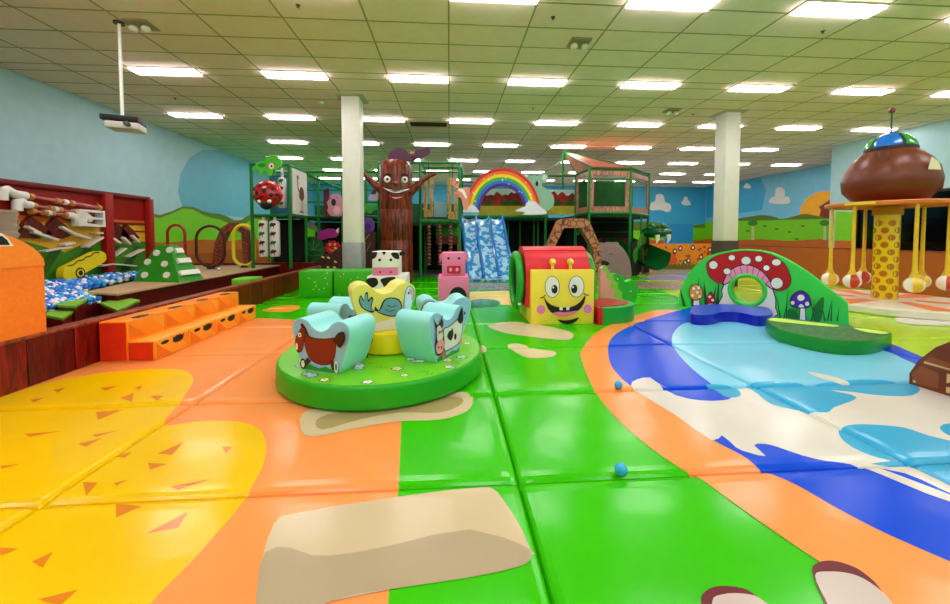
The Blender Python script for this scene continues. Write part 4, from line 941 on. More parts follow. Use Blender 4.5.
# left tower
for px in (251, 289): post(px, 165, YL_, PZ)
xl, xr = atY(251, 200, YL_).x, atY(289, 200, YL_).x; zt_ = atY(289, 165, YL_).z; zd = atY(289, 215.5, YL_).z
for x in (xl, xr):
    b = MB(); b.tube([(x, YL_+1.15, PZ), (x, YL_+1.15, zt_)], .045, PG_, 10); b.build('post', fr_t)
    for z in (zt_, zd): rail((x, YL_, z), (x, YL_+1.15, z))
for z in (zt_, zd): rail((xl, YL_, z), (xr, YL_, z)); rail((xl, YL_+1.15, z), (xr, YL_+1.15, z))
rpx(269, 215, 269, 262, YL_, r=.03)
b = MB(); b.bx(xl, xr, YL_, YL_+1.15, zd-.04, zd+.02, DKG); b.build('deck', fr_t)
b = MB(); b.bx(xl, xr, YL_+1.2, YL_+1.24, PZ, zd-.06, DKP); b.build('back_panel', fr_t)  # near-black sheets paint in the dark interior and netting below the decks
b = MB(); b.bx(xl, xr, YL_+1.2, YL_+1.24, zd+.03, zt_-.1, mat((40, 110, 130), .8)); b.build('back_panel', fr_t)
# middle bay
for px, yt in ((318, 176), (342, 176), (366, 170)): post(px, yt, YM)
rpx(297, 170, 345, 191, YL_+1.2, YM, .04); rpx(300, 172, 380, 172, YM); rpx(300, 202, 380, 202, YM); rpx(300, 217, 380, 217, YM, r=.05); rpx(300, 190, 380, 190, YM, r=.025)
a = atY(300, 217, YM); c = atY(380, 217, YM)
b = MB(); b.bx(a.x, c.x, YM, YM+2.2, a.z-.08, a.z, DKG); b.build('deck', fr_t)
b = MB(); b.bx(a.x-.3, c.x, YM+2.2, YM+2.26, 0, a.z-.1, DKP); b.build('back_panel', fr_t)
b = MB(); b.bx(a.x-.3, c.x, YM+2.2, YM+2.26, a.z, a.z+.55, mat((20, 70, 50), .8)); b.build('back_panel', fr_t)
# tree tower
for px, yt in ((378.5, 163), (420, 163), (459.5, 163)): post(px, yt, YT)
for px in (425, 462): post(px, 168, YT+1.6)
for y in (163, 172): rpx(378.5, y, 459.5, y, YT)
rpx(420, 221.5, 459.5, 221.5, YT, r=.06); rpx(460, 163, 462, 168, YT, YT+1.6); rpx(420, 163, 425, 168, YT, YT+1.6); rpx(425, 168, 462, 168, YT+1.6)
zT = atY(440, 222, YT).z; xa_, xb_ = atY(378.5, 200, YT).x, atY(459.5, 200, YT).x
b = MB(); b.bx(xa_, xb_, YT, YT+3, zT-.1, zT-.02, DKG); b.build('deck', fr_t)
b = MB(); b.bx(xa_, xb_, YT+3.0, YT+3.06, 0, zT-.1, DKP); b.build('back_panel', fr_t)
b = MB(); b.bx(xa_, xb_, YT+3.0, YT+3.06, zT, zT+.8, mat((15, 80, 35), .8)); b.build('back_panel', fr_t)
b = MB(); b.ext(vY(YT+.9), vY(YT+.9).pp([(436, 222), (458, 222), (458, 236), (436, 236)]), 0, .06, mat((40, 130, 30), .5)); b.build('padded_panel', fr_t); b = MB(); b.ext(vY(YT+.9), vY(YT+.9).pp([(436, 236), (458, 236), (458, 244), (436, 244)]), 0, .06, mat((110, 30, 22), .5)); b.build('padded_panel', fr_t)
b = MB(); b.ext(vY(YT+.3), vY(YT+.3).pp([(434, 202), (447, 202), (447, 217), (434, 217)]), 0, .04, mat((130, 180, 200), .4)); b.build('blue_panel', fr_t)
# slide bay
post(545.5, 217, YS_); rpx(460, 216.5, 548, 216.5, YS_-.02, r=.06); rpx(463, 176, 565, 176, YS_); rpx(463, 182, 565, 184, YS_+1.4, r=.02)
for px in (508, 520, 534, 538): post(px, 218, YS_+.8, 0, .03, 'post')
zS = atY(500, 217, YS_).z; xs0, xs1 = atY(460, 217, YS_).x, atY(590, 217, YS_).x
b = MB(); b.bx(xs0, xs1, YS_, YS_+2.6, zS-.1, zS-.02, DKG); b.build('deck', fr_t)
b = MB(); b.bx(xs0, xs1+1.8, YS_+2.6, YS_+2.66, 0, zS-.1, DKP); b.build('back_panel', fr_t)
fbn = vY(YS_+.5)
b = MB(); b.ext(fbn, fbn.pp([(478, 189), (578, 190), (578, 214), (478, 214)]), 0, .05, mat((185, 215, 210), .6))
hed = [(478, 196)]; random.seed(5)
for i in range(34): hed.append((479+i*2.9, 191.5+random.uniform(0, 4.5)))
b.flat(fbn, fbn.pp(hed+[(578, 207), (478, 207)]), mat((150, 28, 20), .7, .5, 5), .053)
for x in (488, 505, 515, 541, 556, 569): b.flat(fbn, fbn.pp(ell(x, 203, 5.5, 3.6)), mat((60, 75, 15), .7, .3, 5), .056)
b.flat(fbn, fbn.pp([(478, 206), (578, 206), (578, 215), (478, 215)]), mat((185, 180, 40), .6, .15, 3), .059); b.build('hedge_banner', fr_t)
# turret
TP = [(576, 176, YR+1.2), (589.5, 168, YR), (631, 168, YR), (649, 174, YR+1.3)]
tp = [post(*p) for p in TP]; zr = tp[1].z; zdk = atY(600, 213, YR).z
cor = [Vector((p.x, p.y, 0)) for p in tp]
for i in range(3):
    for z, r in ((zr-.03, .05), (zdk, .05), (zr-.35+.0, .025)): rail(cor[i]+Vector((0, 0, z)), cor[i+1]+Vector((0, 0, z)), r)
WF = wood(205, 140, 120); WFd = mat((150, 90, 75), .5, .2, 8)
for i in range(3):
    f = vline(cor[i], cor[i+1]); L = (cor[i+1]-cor[i]).length; z0 = zdk+.02; z1 = zr-.08; q = .16
    b = MB(); b.ext(f, [(.04, z0), (L-.04, z0), (L-.04, z1), (.04, z1)], -.05, .0, WF, holes=[[(q, z0+.2), (L-q, z0+.2), (L-q, z1-.16), (q, z1-.16)]])
    for zz_ in (z0+.35, z0+.75): b.ext(f, [(.05, zz_), (.05+q*.8, zz_), (.05+q*.8, zz_+.015), (.05, zz_+.015)], 0, .01, WFd)
    b.build('window_surround', fr_t)
ap = atY(563, 152, YR+1.7); b = MB(); SH = mat((190, 120, 95), .7, .15, 8)
rc = [Vector((c_.x, c_.y-.08, zr+.02)) for c_ in cor]
ctr = sum(rc, Vector())/4
for i in range(3):
    b.face([rc[i], rc[i+1], ap], SH); b.face([rc[i+1]-Vector((0, 0, .04)), rc[i]-Vector((0, 0, .04)), ap-Vector((0, 0, .04))], SH)
b.build('turret_roof', fr_t)
for c_ in rc: rail(c_, ap, .03)
post(563, 152, YR+1.7, zdk); rpx(540, 176, 563, 160, YS_+.3, YR+1.7, .025); rpx(548, 176, 576, 176, YS_, YR+1.2)
b = MB(); b.ext(FLOOR, [(c_.x, c_.y) for c_ in cor]+[(cor[3].x, YR+3.2), (cor[0].x, YR+3.2)], zdk-.12, zdk-.02, DKG); b.build('deck', fr_t)
b = MB(); f = vY(YR+2.4); b.ext(f, f.pp([(592, 174), (648, 174), (648, 214), (592, 214)][:2]+[(637, 214), (592, 214)]), 0, .04, mat((20, 95, 30), .8, .2, 3)) if False else b.bx(atY(578, 190, YR+2.2).x, atY(633, 190, YR+2.2).x, YR+2.2, YR+2.26, zdk, zr-.1, mat((22, 92, 32), .8, .2, 3)); b.build('back_panel', fr_t)
b = MB(); b.bx(cor[1].x, cor[3].x-.05, YR+2.3, YR+2.36, 0, zdk-.1, DKP); b.ext(vY(YR+2.25), vY(YR+2.25).pp([(598, 238), (629, 238), (629, 252), (598, 252)]), 0, .02, mat((95, 40, 25), .7, kind='blotch', rgb2=(50, 20, 14), scale=10)); b.build('back_panel', fr_t)
b = MB(); b.tube([(cor[1].x+.5+.3*math.cos(a), YR+1.6, 1.35+.3*math.sin(a)) for a in [PI*i/12 for i in range(13)]], .05, mat((40, 130, 35), .4), 8); b.build('green_hoop', fr_t)
for y in (222, 232): rpx(591, y, 629, y, YR+1.9, r=.02)
rpx(641, 216, 641, 277, YR+.7, r=.03); rpx(631, 283.5, 649, 278, YR-.05, YR+1.2, .05); rpx(600, 283, 631, 283.5, YR-.05, r=.05)

# ---- things hung on or standing at the frame
fL = vY(YL_-.06)
LZ = paint(70, 205, 30); LZD = paint(30, 140, 20)
def R3(pts): return [(240+x/3.775, 130+y/3.775) for x, y in pts]
cutout('lizard_cutout', 'bright green lizard cut-out on top of the left tower', 'cut-out figure', fL, R3(S([(48, 150), (70, 125), (95, 115), (100, 98), (112, 105), (125, 98), (150, 105), (160, 130), (150, 145), (135, 155), (132, 172), (108, 172), (105, 158), (92, 158), (90, 170), (72, 168), (75, 150), (58, 150)], 3)), .05, LZ,
       [(LZD, R3(ell(85, 135, 14, 8))), (paint(200, 90, 50), R3(ell(122, 138, 13, 14))), (WHITE, R3(ell(122, 138, 10, 11))), (BLACK, R3(ell(123, 138, 4, 5)))])
# ladybird ball
lc = atY(268, 194, YL_-.5); t = thing('ladybird_ball', 'large red ladybird ball with black spots hanging on the left tower', 'ball', lc)
LR = .35; b = MB(); b.ball(lc, (LR, LR*.8, LR), gloss(190, 15, 20), 32)
def sph(c, r, az, el, rad, m, b, sq=.8):
    n = Vector((math.sin(az)*math.cos(el), -math.cos(az)*math.cos(el), math.sin(el))); p = Vector((n.x*r, n.y*r*sq, n.z*r))
    n2 = Vector((n.x, n.y/sq, n.z)).normalized(); M_ = n2.to_track_quat('Z', 'Y').to_matrix().to_4x4(); b.ball(c+p*1.0, (rad, rad, .012), m, 14, M_)
for az, el, rad in ((-.9, .3, .06), (-.4, .6, .05), (.2, .75, .05), (.1, .15, .06), (-.45, .0, .055), (.7, .35, .06), (.55, -.15, .055), (-.95, -.25, .05), (-.1, -.3, .04), (1.0, -.1, .05), (-.5, -.45, .045), (.9, -.45, .045)): sph(lc, LR, az, el, rad, BLACK, b)
b.build('shell', t)
b = MB(); b.ball(lc+Vector((0, -.1, -.28)), (.15, .14, .13), BLACK, 18)
for s in (-1, 1): b.ball(lc+Vector((s*.12, -.2, -.2)), (.055, .04, .05), WHITE, 12)
b.build('head', t)
b = MB(); b.tube([lc+Vector((0, .1, .3)), (lc.x, YL_, zt_)], .012, BLACK, 6); b.build('hanger', t)
# printed punching bags
def bag(px0, px1, py0, py1, Y, lab, dots, zh):
    a = atY(px0, py1, Y); c = atY(px1, py0, Y); cx = (a.x+c.x)/2; r = (c.x-a.x)/2
    t = thing('punching_bag', lab, 'punching bag', (cx, Y, a.z), 0, 'white printed punching bags'); b = MB()
    b.lathe([(r*.85, a.z), (r, a.z+.04), (r, c.z-.04), (r*.8, c.z), (.03, c.z+.02)], (cx, Y, 0), mat((232, 228, 222), .4, .03), 24); random.seed(int(px0)); bg = b.build('bag', t)
    n = 4
    for k in range(n):
        b = MB(); z = a.z+(c.z-a.z)*(k+.5)/n; w_ = r*.62; P = S([(-w_, z-.05), (-w_*.8, z+.03), (0, z+.07), (w_, z+.03), (w_*.6, z-.02), (w_*.8, z-.07), (0, z-.03)], 3)
        am = mat((80, 30, 28), .6) if (k+dots) % 3 else mat((40, 110, 60), .6)
        for ox, oz, ex, ez in ((-.45, .0, .22, .045), (-.15, .02, .24, .055), (.15, .015, .24, .05), (.42, .03, .2, .035), (-.35, -.05, .07, .04), (.25, -.05, .07, .04)):
            b.face([(cx+r*1.04*math.sin(ox+ex*math.cos(q)), Y-r*1.04*math.cos(ox+ex*math.cos(q)), z+oz+ez*math.sin(q)) for q in [2*PI*i/12 for i in range(12)]], am)
        b.build('printed_animal', bg)
    b = MB(); b.tube([(cx, Y, c.z), (cx, Y, zh)], .035, mat((220, 218, 212), .5), 10); b.build('strap', t)
bag(259.5, 268, 221, 256.5, YL_, 'white punching bag with animal prints, nearer the yellow hoop', 1, zd-.05)
bag(270.5, 279.5, 221, 256.5, YL_, 'white punching bag with animal prints, second from the yellow hoop', 2, zd-.05)
bag(279, 286, 178, 208, YL_+.5, 'white punching bag hanging above the lower pair', 0, zt_)
# emu panel on the tower's side
f = vX(xr+.05); t = thing('emu_panel', 'white panel with a brown emu on the side of the left tower', 'panel', (xr+.05, YL_+.55, zd))
b = MB(); b.bx(xr+.05, xr+.08, YL_+.06, YL_+1.08, zd+.05, zt_-.06, mat((225, 220, 212), .5, .03)); b.build('panel', t)
f = vX(xr+.08); y_ = YL_+.57; zc_ = (zd+zt_)/2; b = MB(); EM = mat((105, 55, 35), .7, .2, 8)
b.flat(f, S([(y_-.1, zc_-.1), (y_+.02, zc_+.16), (y_+.22, zc_+.12), (y_+.27, zc_-.1), (y_+.15, zc_-.22), (y_, zc_-.2)], 3), EM, .003)
b.flat(f, band([(y_-.05, zc_+.0), (y_-.17, zc_+.12), (y_-.19, zc_+.34), (y_-.12, zc_+.42), (y_-.16, zc_+.44)], .06), EM, .004); b.flat(f, ell(y_-.18, zc_+.42, .06, .045), mat((60, 50, 80), .6), .005)
for s in (.05, .16): b.flat(f, band([(y_+s, zc_-.2), (y_+s-.02, zc_-.5), (y_+s-.1, zc_-.53)], .03), EM, .005)
b.flat(f, ell(y_+.08, zc_-.55, .16, .03), mat((120, 115, 110), .6), .003); b.build('emu_print', t)
# characters of the middle bay
fM = vY(YM-.12); PKC = paint(205, 140, 150)
def R8(pts): return [(300+x/5.4875, 170+y/5.49) for x, y in pts]
cutout('pink_koala_cutout', 'pink-grey koala cut-out clinging to a brown trunk, upper middle bay', 'cut-out figure', fM, R8(S([(160, 165), (150, 180), (158, 205), (152, 225), (170, 250), (200, 255), (228, 250), (235, 200), (228, 145), (200, 130), (172, 140)], 3)), .05, PKC, [(BLACK, R8(ell(187, 178, 13, 19))), (paint(230, 180, 190), R8(ell(205, 222, 20, 24))), (BLACK, R8(ell(172, 158, 3, 3))), (BLACK, R8(ell(208, 155, 3, 3)))])
cutout('brown_trunk_cutout', 'short dark brown trunk cut-out behind the pink koala', 'cut-out figure', vY(YM-.05), R8([(130, 110), (160, 100), (165, 160), (155, 260), (135, 262)]), .05, mat((90, 25, 18), .6, .2, 8))
cutout('grey_beam', 'tilted grey beam in the lower middle bay', 'beam', vY(YM+.2), R8([(40, 272), (118, 320), (105, 345), (25, 292)]), .15, paint(135, 140, 125))
cutout('purple_dinosaur_cutout', 'purple horned dinosaur cut-out in the lower middle bay', 'cut-out figure', fM, R8(S([(95, 370), (110, 340), (145, 325), (180, 322), (200, 330), (215, 318), (216, 345), (195, 370), (150, 375), (120, 385)], 3)), .05, paint(165, 35, 130), [(WHITE, R8([(200, 330), (214, 316), (214, 345), (205, 345)])), (BLACK, R8(ell(185, 335, 3, 3)))])
cutout('red_spiky_cutout', 'round spiky red smiling face cut-out beside the white column', 'cut-out figure', vY(YM-.3), R8([(182+(46 if i % 2 else 36)*math.cos(i*PI/11), 425+(40 if i % 2 else 31)*math.sin(i*PI/11)) for i in range(22)]), .06, paint(210, 22, 22), [(WHITE, R8(ell(168, 408, 6, 6))), (WHITE, R8(ell(195, 408, 6, 6))), (BLACK, R8(ell(168, 408, 3, 3))), (BLACK, R8(ell(195, 408, 3, 3))), (paint(240, 120, 60), R8(S([(160, 430), (182, 440), (205, 430), (182, 450)], 2)))])
cutout('leafy_bush_cutout', 'round green leafy bush cut-out in the lower middle bay', 'cut-out figure', vY(YM-.35), R8(S([(10, 400), (30, 375), (70, 365), (110, 380), (130, 410), (135, 450), (120, 500), (10, 500), (0, 440)], 3)), .06, mat((18, 95, 35), .6, .3, 6), [(paint(110, 170, 100), R8(band([(75+x0, 440+y0), (75+x1, 440+y1)], 2))) for x0, y0, x1, y1 in ((0, 0, -50, -20), (0, 0, -30, -50), (0, 0, 5, -60), (0, 0, 40, -40), (0, 0, 50, 0), (0, 30, -55, 20), (0, 30, 50, 25))])
YMd = fl(330, 268, 0).y
md = [(98, 505), (130, 480), (150, 460), (190, 452), (232, 420), (300, 380), (330, 345), (425, 340), (425, 560), (98, 560)]
cutout('ant_hill_block', 'dark brown mound with pale yellow dots around the white column', 'foam block', vY(11.3), R8(md), .3, mat((62, 18, 12), .55, .3, 7), [(paint(235, 205, 110), R8(ell(x, y, 9, 5, 12, rot=.4))) for x, y in ((145, 475), (127, 525), (172, 528), (212, 500), (208, 530), (213, 427), (335, 375), (176, 478))]+[(paint(170, 120, 90), R8(band([(360, 400), (375, 375), (395, 352)], 4))), (paint(150, 90, 60), R8(band([(350, 470), (380, 440), (400, 400)], 4)))])
cutout('leaf_crown_cutout', 'bright green leafy crown cut-out right of the white column', 'cut-out figure', fM, R8(S([(325, 200), (345, 185), (380, 190), (428, 188), (430, 215), (400, 225), (385, 240), (360, 232), (345, 262), (325, 260)], 3)), .05, mat((60, 170, 40), .6, .3, 6))
cutout('purple_creature_cutout', 'round purple creature cut-out with a big white eye on the dark mound', 'cut-out figure', vY(11.25), R8(S([(328, 300), (345, 270), (380, 262), (405, 285), (410, 320), (395, 342), (340, 342), (325, 325)], 3)), .1, paint(95, 50, 150), [(WHITE, R8(ell(342, 278, 13, 15))), (BLACK, R8(ell(340, 280, 5, 6))), (paint(60, 25, 110), R8(ell(375, 315, 18, 22)))])
cutout('grey_bird_cutout', 'pale grey and purple bird cut-out left of the tree trunk', 'cut-out figure', vY(YT-.1), R8(S([(378, 160), (392, 125), (418, 95), (426, 110), (428, 165), (400, 168)], 3)), .05, paint(190, 175, 195), [(paint(70, 45, 90), R8(S([(390, 130), (415, 98), (424, 112), (415, 135)], 2)))])
# talking tree
TY = YT-.55; tc_ = atY(396, 200, TY); TR = .46; zt2 = atY(396, 163, TY-TR).z
t = thing('tree_trunk_character', 'big brown tree trunk with a grinning face and two branch arms', 'tree figure', (tc_.x, TY, 0))
BK = mat((150, 60, 30), .28, kind='wood', scale=3, rgb2=(50, 14, 8)); b = MB()
n_ = 40; pr = [(0, 1.04), (.4, 1.0), (1.18, 1.0), (1.2, .985), (1.22, 1.0), (2.05, 1.0), (2.07, .985), (2.09, 1.0), (zt2-.05, 1.0), (zt2, .96), (zt2+.12, .8), (zt2+.17, .45)]
rings = []
for z, s in pr: rings.append([(tc_.x+TR*s*(1+.025*math.sin(7*a)+.012*math.sin(17*a))*math.cos(a), TY+TR*s*(1+.025*math.sin(7*a))*math.sin(a), z) for a in [2*PI*i/n_ for i in range(n_)]])
k = b.mi(BK); V = [[b.bm.verts.new(p) for p in r] for r in rings]
for A_, B2 in zip(V, V[1:]):
    for i in range(n_): b.bm.faces.new((A_[i], A_[(i+1) % n_], B2[(i+1) % n_], B2[i])).material_index = k
b.bm.faces.new(V[-1]); b.bm.faces.new(V[0][::-1]); tk = b.build('trunk', t)
for s, P in ((-1, [(384, 192), (376, 185), (368, 178), (362, 171)]), (1, [(410, 192), (417, 186), (424, 179), (436, 173)])):
    b = MB(); q = [atY(x, y, TY-.15) for x, y in P]; b.tube(smooth([tuple(v) for v in q], 3, False), [.13, .13, .12, .11, .10, .09, .08, .07, .06, .05][:10], BK, 12); b.build('branch_arm', t)
ft2 = vY(TY-TR-.03)
def T6(x, y): q = atY(350+x/5.04, 140+y/5.03, TY-TR-.03); return q
def onc(pts, m, lift, b):
    """lay a shape on the round trunk"""
    P = []
    for x, y in pts:
        q = T6(x, y); a = (q.x-tc_.x)/TR; a = max(-1.2, min(1.2, a)); a = math.asin(max(-.97, min(.97, (q.x-tc_.x)/(TR*1.0)))); P.append((a, q.z))
    tri = tessellate_polygon([[Vector((a, z, 0)) for a, z in P]]); v = [b.bm.verts.new((tc_.x+(TR+lift)*math.sin(a), TY-(TR+lift)*math.cos(a), z)) for a, z in P]
    for T in tri:
        try: b.bm.faces.new([v[i] for i in T]).material_index = b.mi(m)
        except ValueError: pass
b = MB()
for x, y in ((187, 197), (272, 197)):
    q = T6(x, y); a = math.asin((q.x-tc_.x)/TR); c3 = Vector((tc_.x+(TR+.01)*math.sin(a), TY-(TR+.01)*math.cos(a), q.z)); b.ball(c3, (.105, .05, .105), BLACK, 20); b.ball(c3+Vector((0, -.018, 0)), (.093, .045, .093), WHITE, 20)
    dx = .012; b.ball(c3+Vector((dx, -.058, 0)), (.035, .015, .038), BLACK, 12)
b.build('eyes', t)
b = MB(); q = T6(230, 218); b.ball((q.x, TY-TR-.02, q.z), (.07, .07, .06), BK, 14)
for pts in ([(165, 178), (190, 165), (212, 172), (205, 180), (185, 176)], [(250, 172), (270, 165), (292, 178), (272, 176), (258, 180)]): onc(pts, mat((50, 16, 8), .4), .035, b)
b.build('nose_and_brows', t)
b = MB(); up_ = [(165+i*13.4, 236+16*math.sin(PI*i/10)) for i in range(11)]; lo_ = [(165+i*13.4, 237+29*math.sin(PI*i/10)) for i in range(11)]
onc([(x, y-2) for x, y in up_]+[(x, y+3) for x, y in lo_[::-1]], BLACK, .03, b); onc(up_+lo_[::-1], WHITE, .034, b)
onc([(195, 278), (232, 284), (268, 275), (262, 288), (232, 294), (205, 290)], paint(200, 25, 30), .032, b); onc([(200, 286), (232, 290), (262, 284), (232, 295)], WHITE, .034, b); b.build('mouth', t)
b = MB(); o_ = [(185, 400), (160, 395)]
t2 = thing('purple_bird_figure', 'dark purple bird with spread wing perched on the tree trunk', 'bird figure', (tc_.x, TY, zt2+.17))
fB = vY(TY-.2)
def R6(pts): return [(350+x/5.04, 143+y/5.03) for x, y in pts]
PU = mat((92, 48, 82), .5, .15, 6)
b = MB(); b.ext(fB, fB.pp(R6(S([(195, 92), (200, 52), (232, 30), (268, 32), (296, 54), (310, 92), (255, 92)], 3))), 0, .1, PU); b.build('body', t2)
b = MB(); b.ext(fB, fB.pp(R6(S([(305, 75), (325, 45), (360, 30), (395, 26), (408, 38), (398, 55), (370, 70), (335, 82), (312, 95)], 3))), -.03, .05, PU); b.build('wing', t2)
b = MB(); q = T6(312, 60); b.ball((q.x, TY-.25, q.z), (.07, .06, .08), paint(170, 70, 70), 14); b.ball((q.x-.02, TY-.31, q.z+.015), (.015, .01, .02), WHITE, 8); b.ball((q.x+.02, TY-.31, q.z+.015), (.015, .01, .02), WHITE, 8); b.build('head', t2)
# wooden ladders, beaded ropes
GW = wood(200, 155, 70)
for k, (x0, x1, y0_, y1_) in enumerate(((424, 433, 169, 220), (448, 457, 173, 222))):
    f = vY(YT-.12); o = f.pp([(x0, y0_+6), (x1, y0_+6), (x1, y1_-3), (x0, y1_-3)]); h = f.pp([(x0+3.2, y0_+11), (x1-3.2, y0_+11), (x1-3.2, y1_-10), (x0+3.2, y1_-10)])
    t = thing('wooden_ladder_panel', ['light wooden notched frame hanging beside the tree arm', 'light wooden notched frame hanging beside the kangaroo'][k], 'climbing panel', f.p(*o[0]), 0, 'hanging wooden frames')
    b = MB(); b.ext(f, o, 0, .07, GW, holes=[h]); b.build('frame', t)
    for j in range(6):
        y = y0_+9+j*6; 
        for s in (0, 1):
            a_ = f.px(x0-1.4 if s == 0 else x1-1.2, y+2); c__ = f.px(x0+1.4 if s == 0 else x1+1.4, y); b = MB(); b.ext(f, [a_, (c__[0], a_[1]), c__, (a_[0], c__[1])], .07, .10, GW); b.build('notch', t)
    b = MB(); p = f.p(*f.px((x0+x1)/2, y0_+6)); b.tube([p, (p.x, p.y, atY(430, 163, YT).z)], .012, BLACK, 6); b.build('strap', t)
RP = mat((150, 95, 80), .5, kind='blotch', rgb2=(60, 25, 20), scale=30)
for k, px in enumerate((429, 440, 450.5)):
    p0 = atY(px, 224, YT-.05); p1 = atY(px, 265, YT-.05); t = thing('beaded_rope', 'brown knotted rope tube hanging under the tower deck, '+['next to the tree', 'middle of three', 'nearest the blue slide'][k], 'rope', p1, 0, 'knotted ropes under the deck')
    n = 12; pts = []; rs = []
    for i in range(n*4+1): u = i/(n*4); pts.append(p0.lerp(p1, u)); rs.append(.052+.022*math.cos(u*n*2*PI))
    b = MB(); b.tube(pts, rs, RP, 10); b.build('rope', t); b = MB(); b.tube([p0, p0+Vector((0, 0, .12))], .015, BLACK, 6); b.build('hanger', t)
KP = paint(222, 140, 120)
def R5(pts): return [(450+x/5.0, 150+y/5.0) for x, y in pts]
cutout('kangaroo_cutout', 'pink kangaroo cut-out left of the rainbow', 'cut-out figure', vY(YT-.15), R5(S([(5, 150), (18, 165), (15, 140), (30, 158), (48, 150), (45, 175), (42, 190), (60, 190), (85, 188), (100, 195), (95, 250), (90, 290), (75, 305), (62, 270), (55, 240), (35, 235), (20, 215), (38, 205), (30, 185), (12, 175)], 2)), .05, KP, [(WHITE, R5(S([(30, 180), (45, 195), (70, 200), (85, 240), (75, 240), (60, 215), (38, 200)], 2))), (BLACK, R5(ell(28, 172, 2, 2)))])
# rainbow
fR = vY(YS_-.45); t = thing('rainbow_sign', 'rainbow arch with white clouds above the blue slide', 'sign', fR.p(fR.px(502, 214)[0], fR.px(502, 214)[1]))
cxr, cyr = 502, 211; cols = [(220, 30, 25), (245, 120, 20), (250, 215, 30), (60, 180, 50), (30, 110, 215), (70, 30, 140)]
b = MB()
ro = (37.5, 42.5); ri = (22, 24.5)
for i, c_ in enumerate(cols):
    u0, u1 = i/6, (i+1)/6; oA = (ro[0]+(ri[0]-ro[0])*u0, ro[1]+(ri[1]-ro[1])*u0); iA = (ro[0]+(ri[0]-ro[0])*u1, ro[1]+(ri[1]-ro[1])*u1)
    P = [(cxr+oA[0]*math.cos(a), cyr-oA[1]*math.sin(a)) for a in [PI*j/36 for j in range(37)]]+[(cxr+iA[0]*math.cos(a), cyr-iA[1]*math.sin(a)) for a in [PI*(36-j)/36 for j in range(37)]]
    b.ext(fR, fR.pp(P), 0, .07, paint(*c_))
random.seed(8)
for i in range(16):
    a = PI*random.uniform(.05, .95); u = random.uniform(.2, .9); r_ = (ro[0]+(ri[0]-ro[0])*u, ro[1]+(ri[1]-ro[1])*u); x, y = cxr+r_[0]*math.cos(a), cyr-r_[1]*math.sin(a); s = random.uniform(.7, 1.5)
    b.flat(fR, fR.pp([(x, y-s), (x+s*.25, y-s*.25), (x+s, y), (x+s*.25, y+s*.25), (x, y+s), (x-s*.25, y+s*.25), (x-s, y), (x-s*.25, y-s*.25)]), WHITE, .076)
b.build('rainbow', t)
def R3b(pts): return [(450+x/4.025, 140+y/4.03) for x, y in pts]
for P, d in ((S([(52, 285), (62, 270), (75, 268), (88, 262), (100, 268), (115, 285), (112, 292), (60, 292)], 3), .09), (S([(262, 288), (275, 278), (300, 268), (305, 255), (322, 245), (345, 252), (362, 270), (382, 285), (384, 298), (350, 302), (290, 302), (300, 292)], 3), .11)):
    b = MB(); b.ext(fR, fR.pp(R3b(P)), -.02, d, mat((205, 212, 228), .5, .03)); b.flat(fR, [(a_*.92+.08*sum(q[0] for q in fR.pp(R3b(P)))/len(P), z_*.92+.08*sum(q[1] for q in fR.pp(R3b(P)))/len(P)) for a_, z_ in fR.pp(R3b(P))], mat((232, 236, 242), .5, .02), d+.004); b.build('cloud', t)
KG = paint(140, 190, 165); KGd = paint(110, 150, 140)
cutout('green_koala_cutout', 'pale green koala cut-out peeking over the right end of the rainbow', 'cut-out figure', vY(YS_-.3), R5(S([(365, 130), (372, 118), (388, 116), (398, 130), (420, 127), (440, 130), (452, 116), (470, 114), (487, 128), (486, 150), (474, 166), (462, 165), (458, 180), (480, 195), (505, 215), (518, 245), (515, 275), (495, 298), (470, 305), (440, 300), (430, 220), (410, 190), (392, 160)], 3)), .06, KG,
       [(paint(225, 225, 220), R5(ell(470, 140, 11, 15))), (paint(225, 225, 220), R5(ell(380, 130, 8, 7))), (BLACK, R5(ell(432, 170, 7, 13))), (WHITE, R5(ell(415, 158, 4, 5))), (BLACK, R5(ell(415, 158, 2, 3))), (WHITE, R5(ell(443, 160, 4, 5))), (BLACK, R5(ell(443, 160, 2, 3)))])
# blue wave slide
t = thing('wave_slide', 'wide blue and white three-lane slide under the rainbow', 'slide', (atY(488, 217, 12.9).x, 12, 0))
z0 = zS+.0; S0 = atY(462, 217, YS_-.06).x; S1 = atY(502, 217, YS_-.06).x
E0, E1 = atY(468, 279, 11.0).x, atY(515, 279, 11.0).x
BW1 = mat((165, 215, 238), .15, kind='blotch', rgb2=(50, 140, 205), scale=5.5, coat=.5); BW2 = gloss(40, 120, 200)
N = 14; lan = 3; b = MB(); k = b.mi(BW1)
def sl(u, v):
    y = YS_-.06+(11.0-(YS_-.06))*v; z = z0+(.1-z0)*(v**.9)*(1-.0)+.10*math.sin(v*PI*3)*(1-v)
    if v > .9: z = max(z, .08)
    x = (S0+(S1-S0)*u)+((E0+(E1-E0)*u)-(S0+(S1-S0)*u))*v
    w_ = (u*lan) % 1; z += -.09*math.sin(PI*w_)
    return (x, y, z)
g = [[b.bm.verts.new(sl(i/18, j/28)) for i in range(19)] for j in range(29)]
for j in range(28):
    for i in range(18): b.bm.faces.new((g[j][i], g[j][i+1], g[j+1][i+1], g[j+1][i])).material_index = k
ed = b.build('slide_bed', t)
for u in (0, 1/3, 2/3, 1):
    b = MB(); b.tube([Vector(sl(u, j/20))+Vector((0, 0, .03)) for j in range(21)], .05, BW2, 8); b.build('lane_divider', t)
for u in (0, 1):
    b = MB(); P = [sl(u, j/20) for j in range(21)]
    for p, q in zip(P, P[1:]): b.face([p, q, (q[0], q[1], 0), (p[0], p[1], 0)], BW2)
    b.build('side_skirt', t)
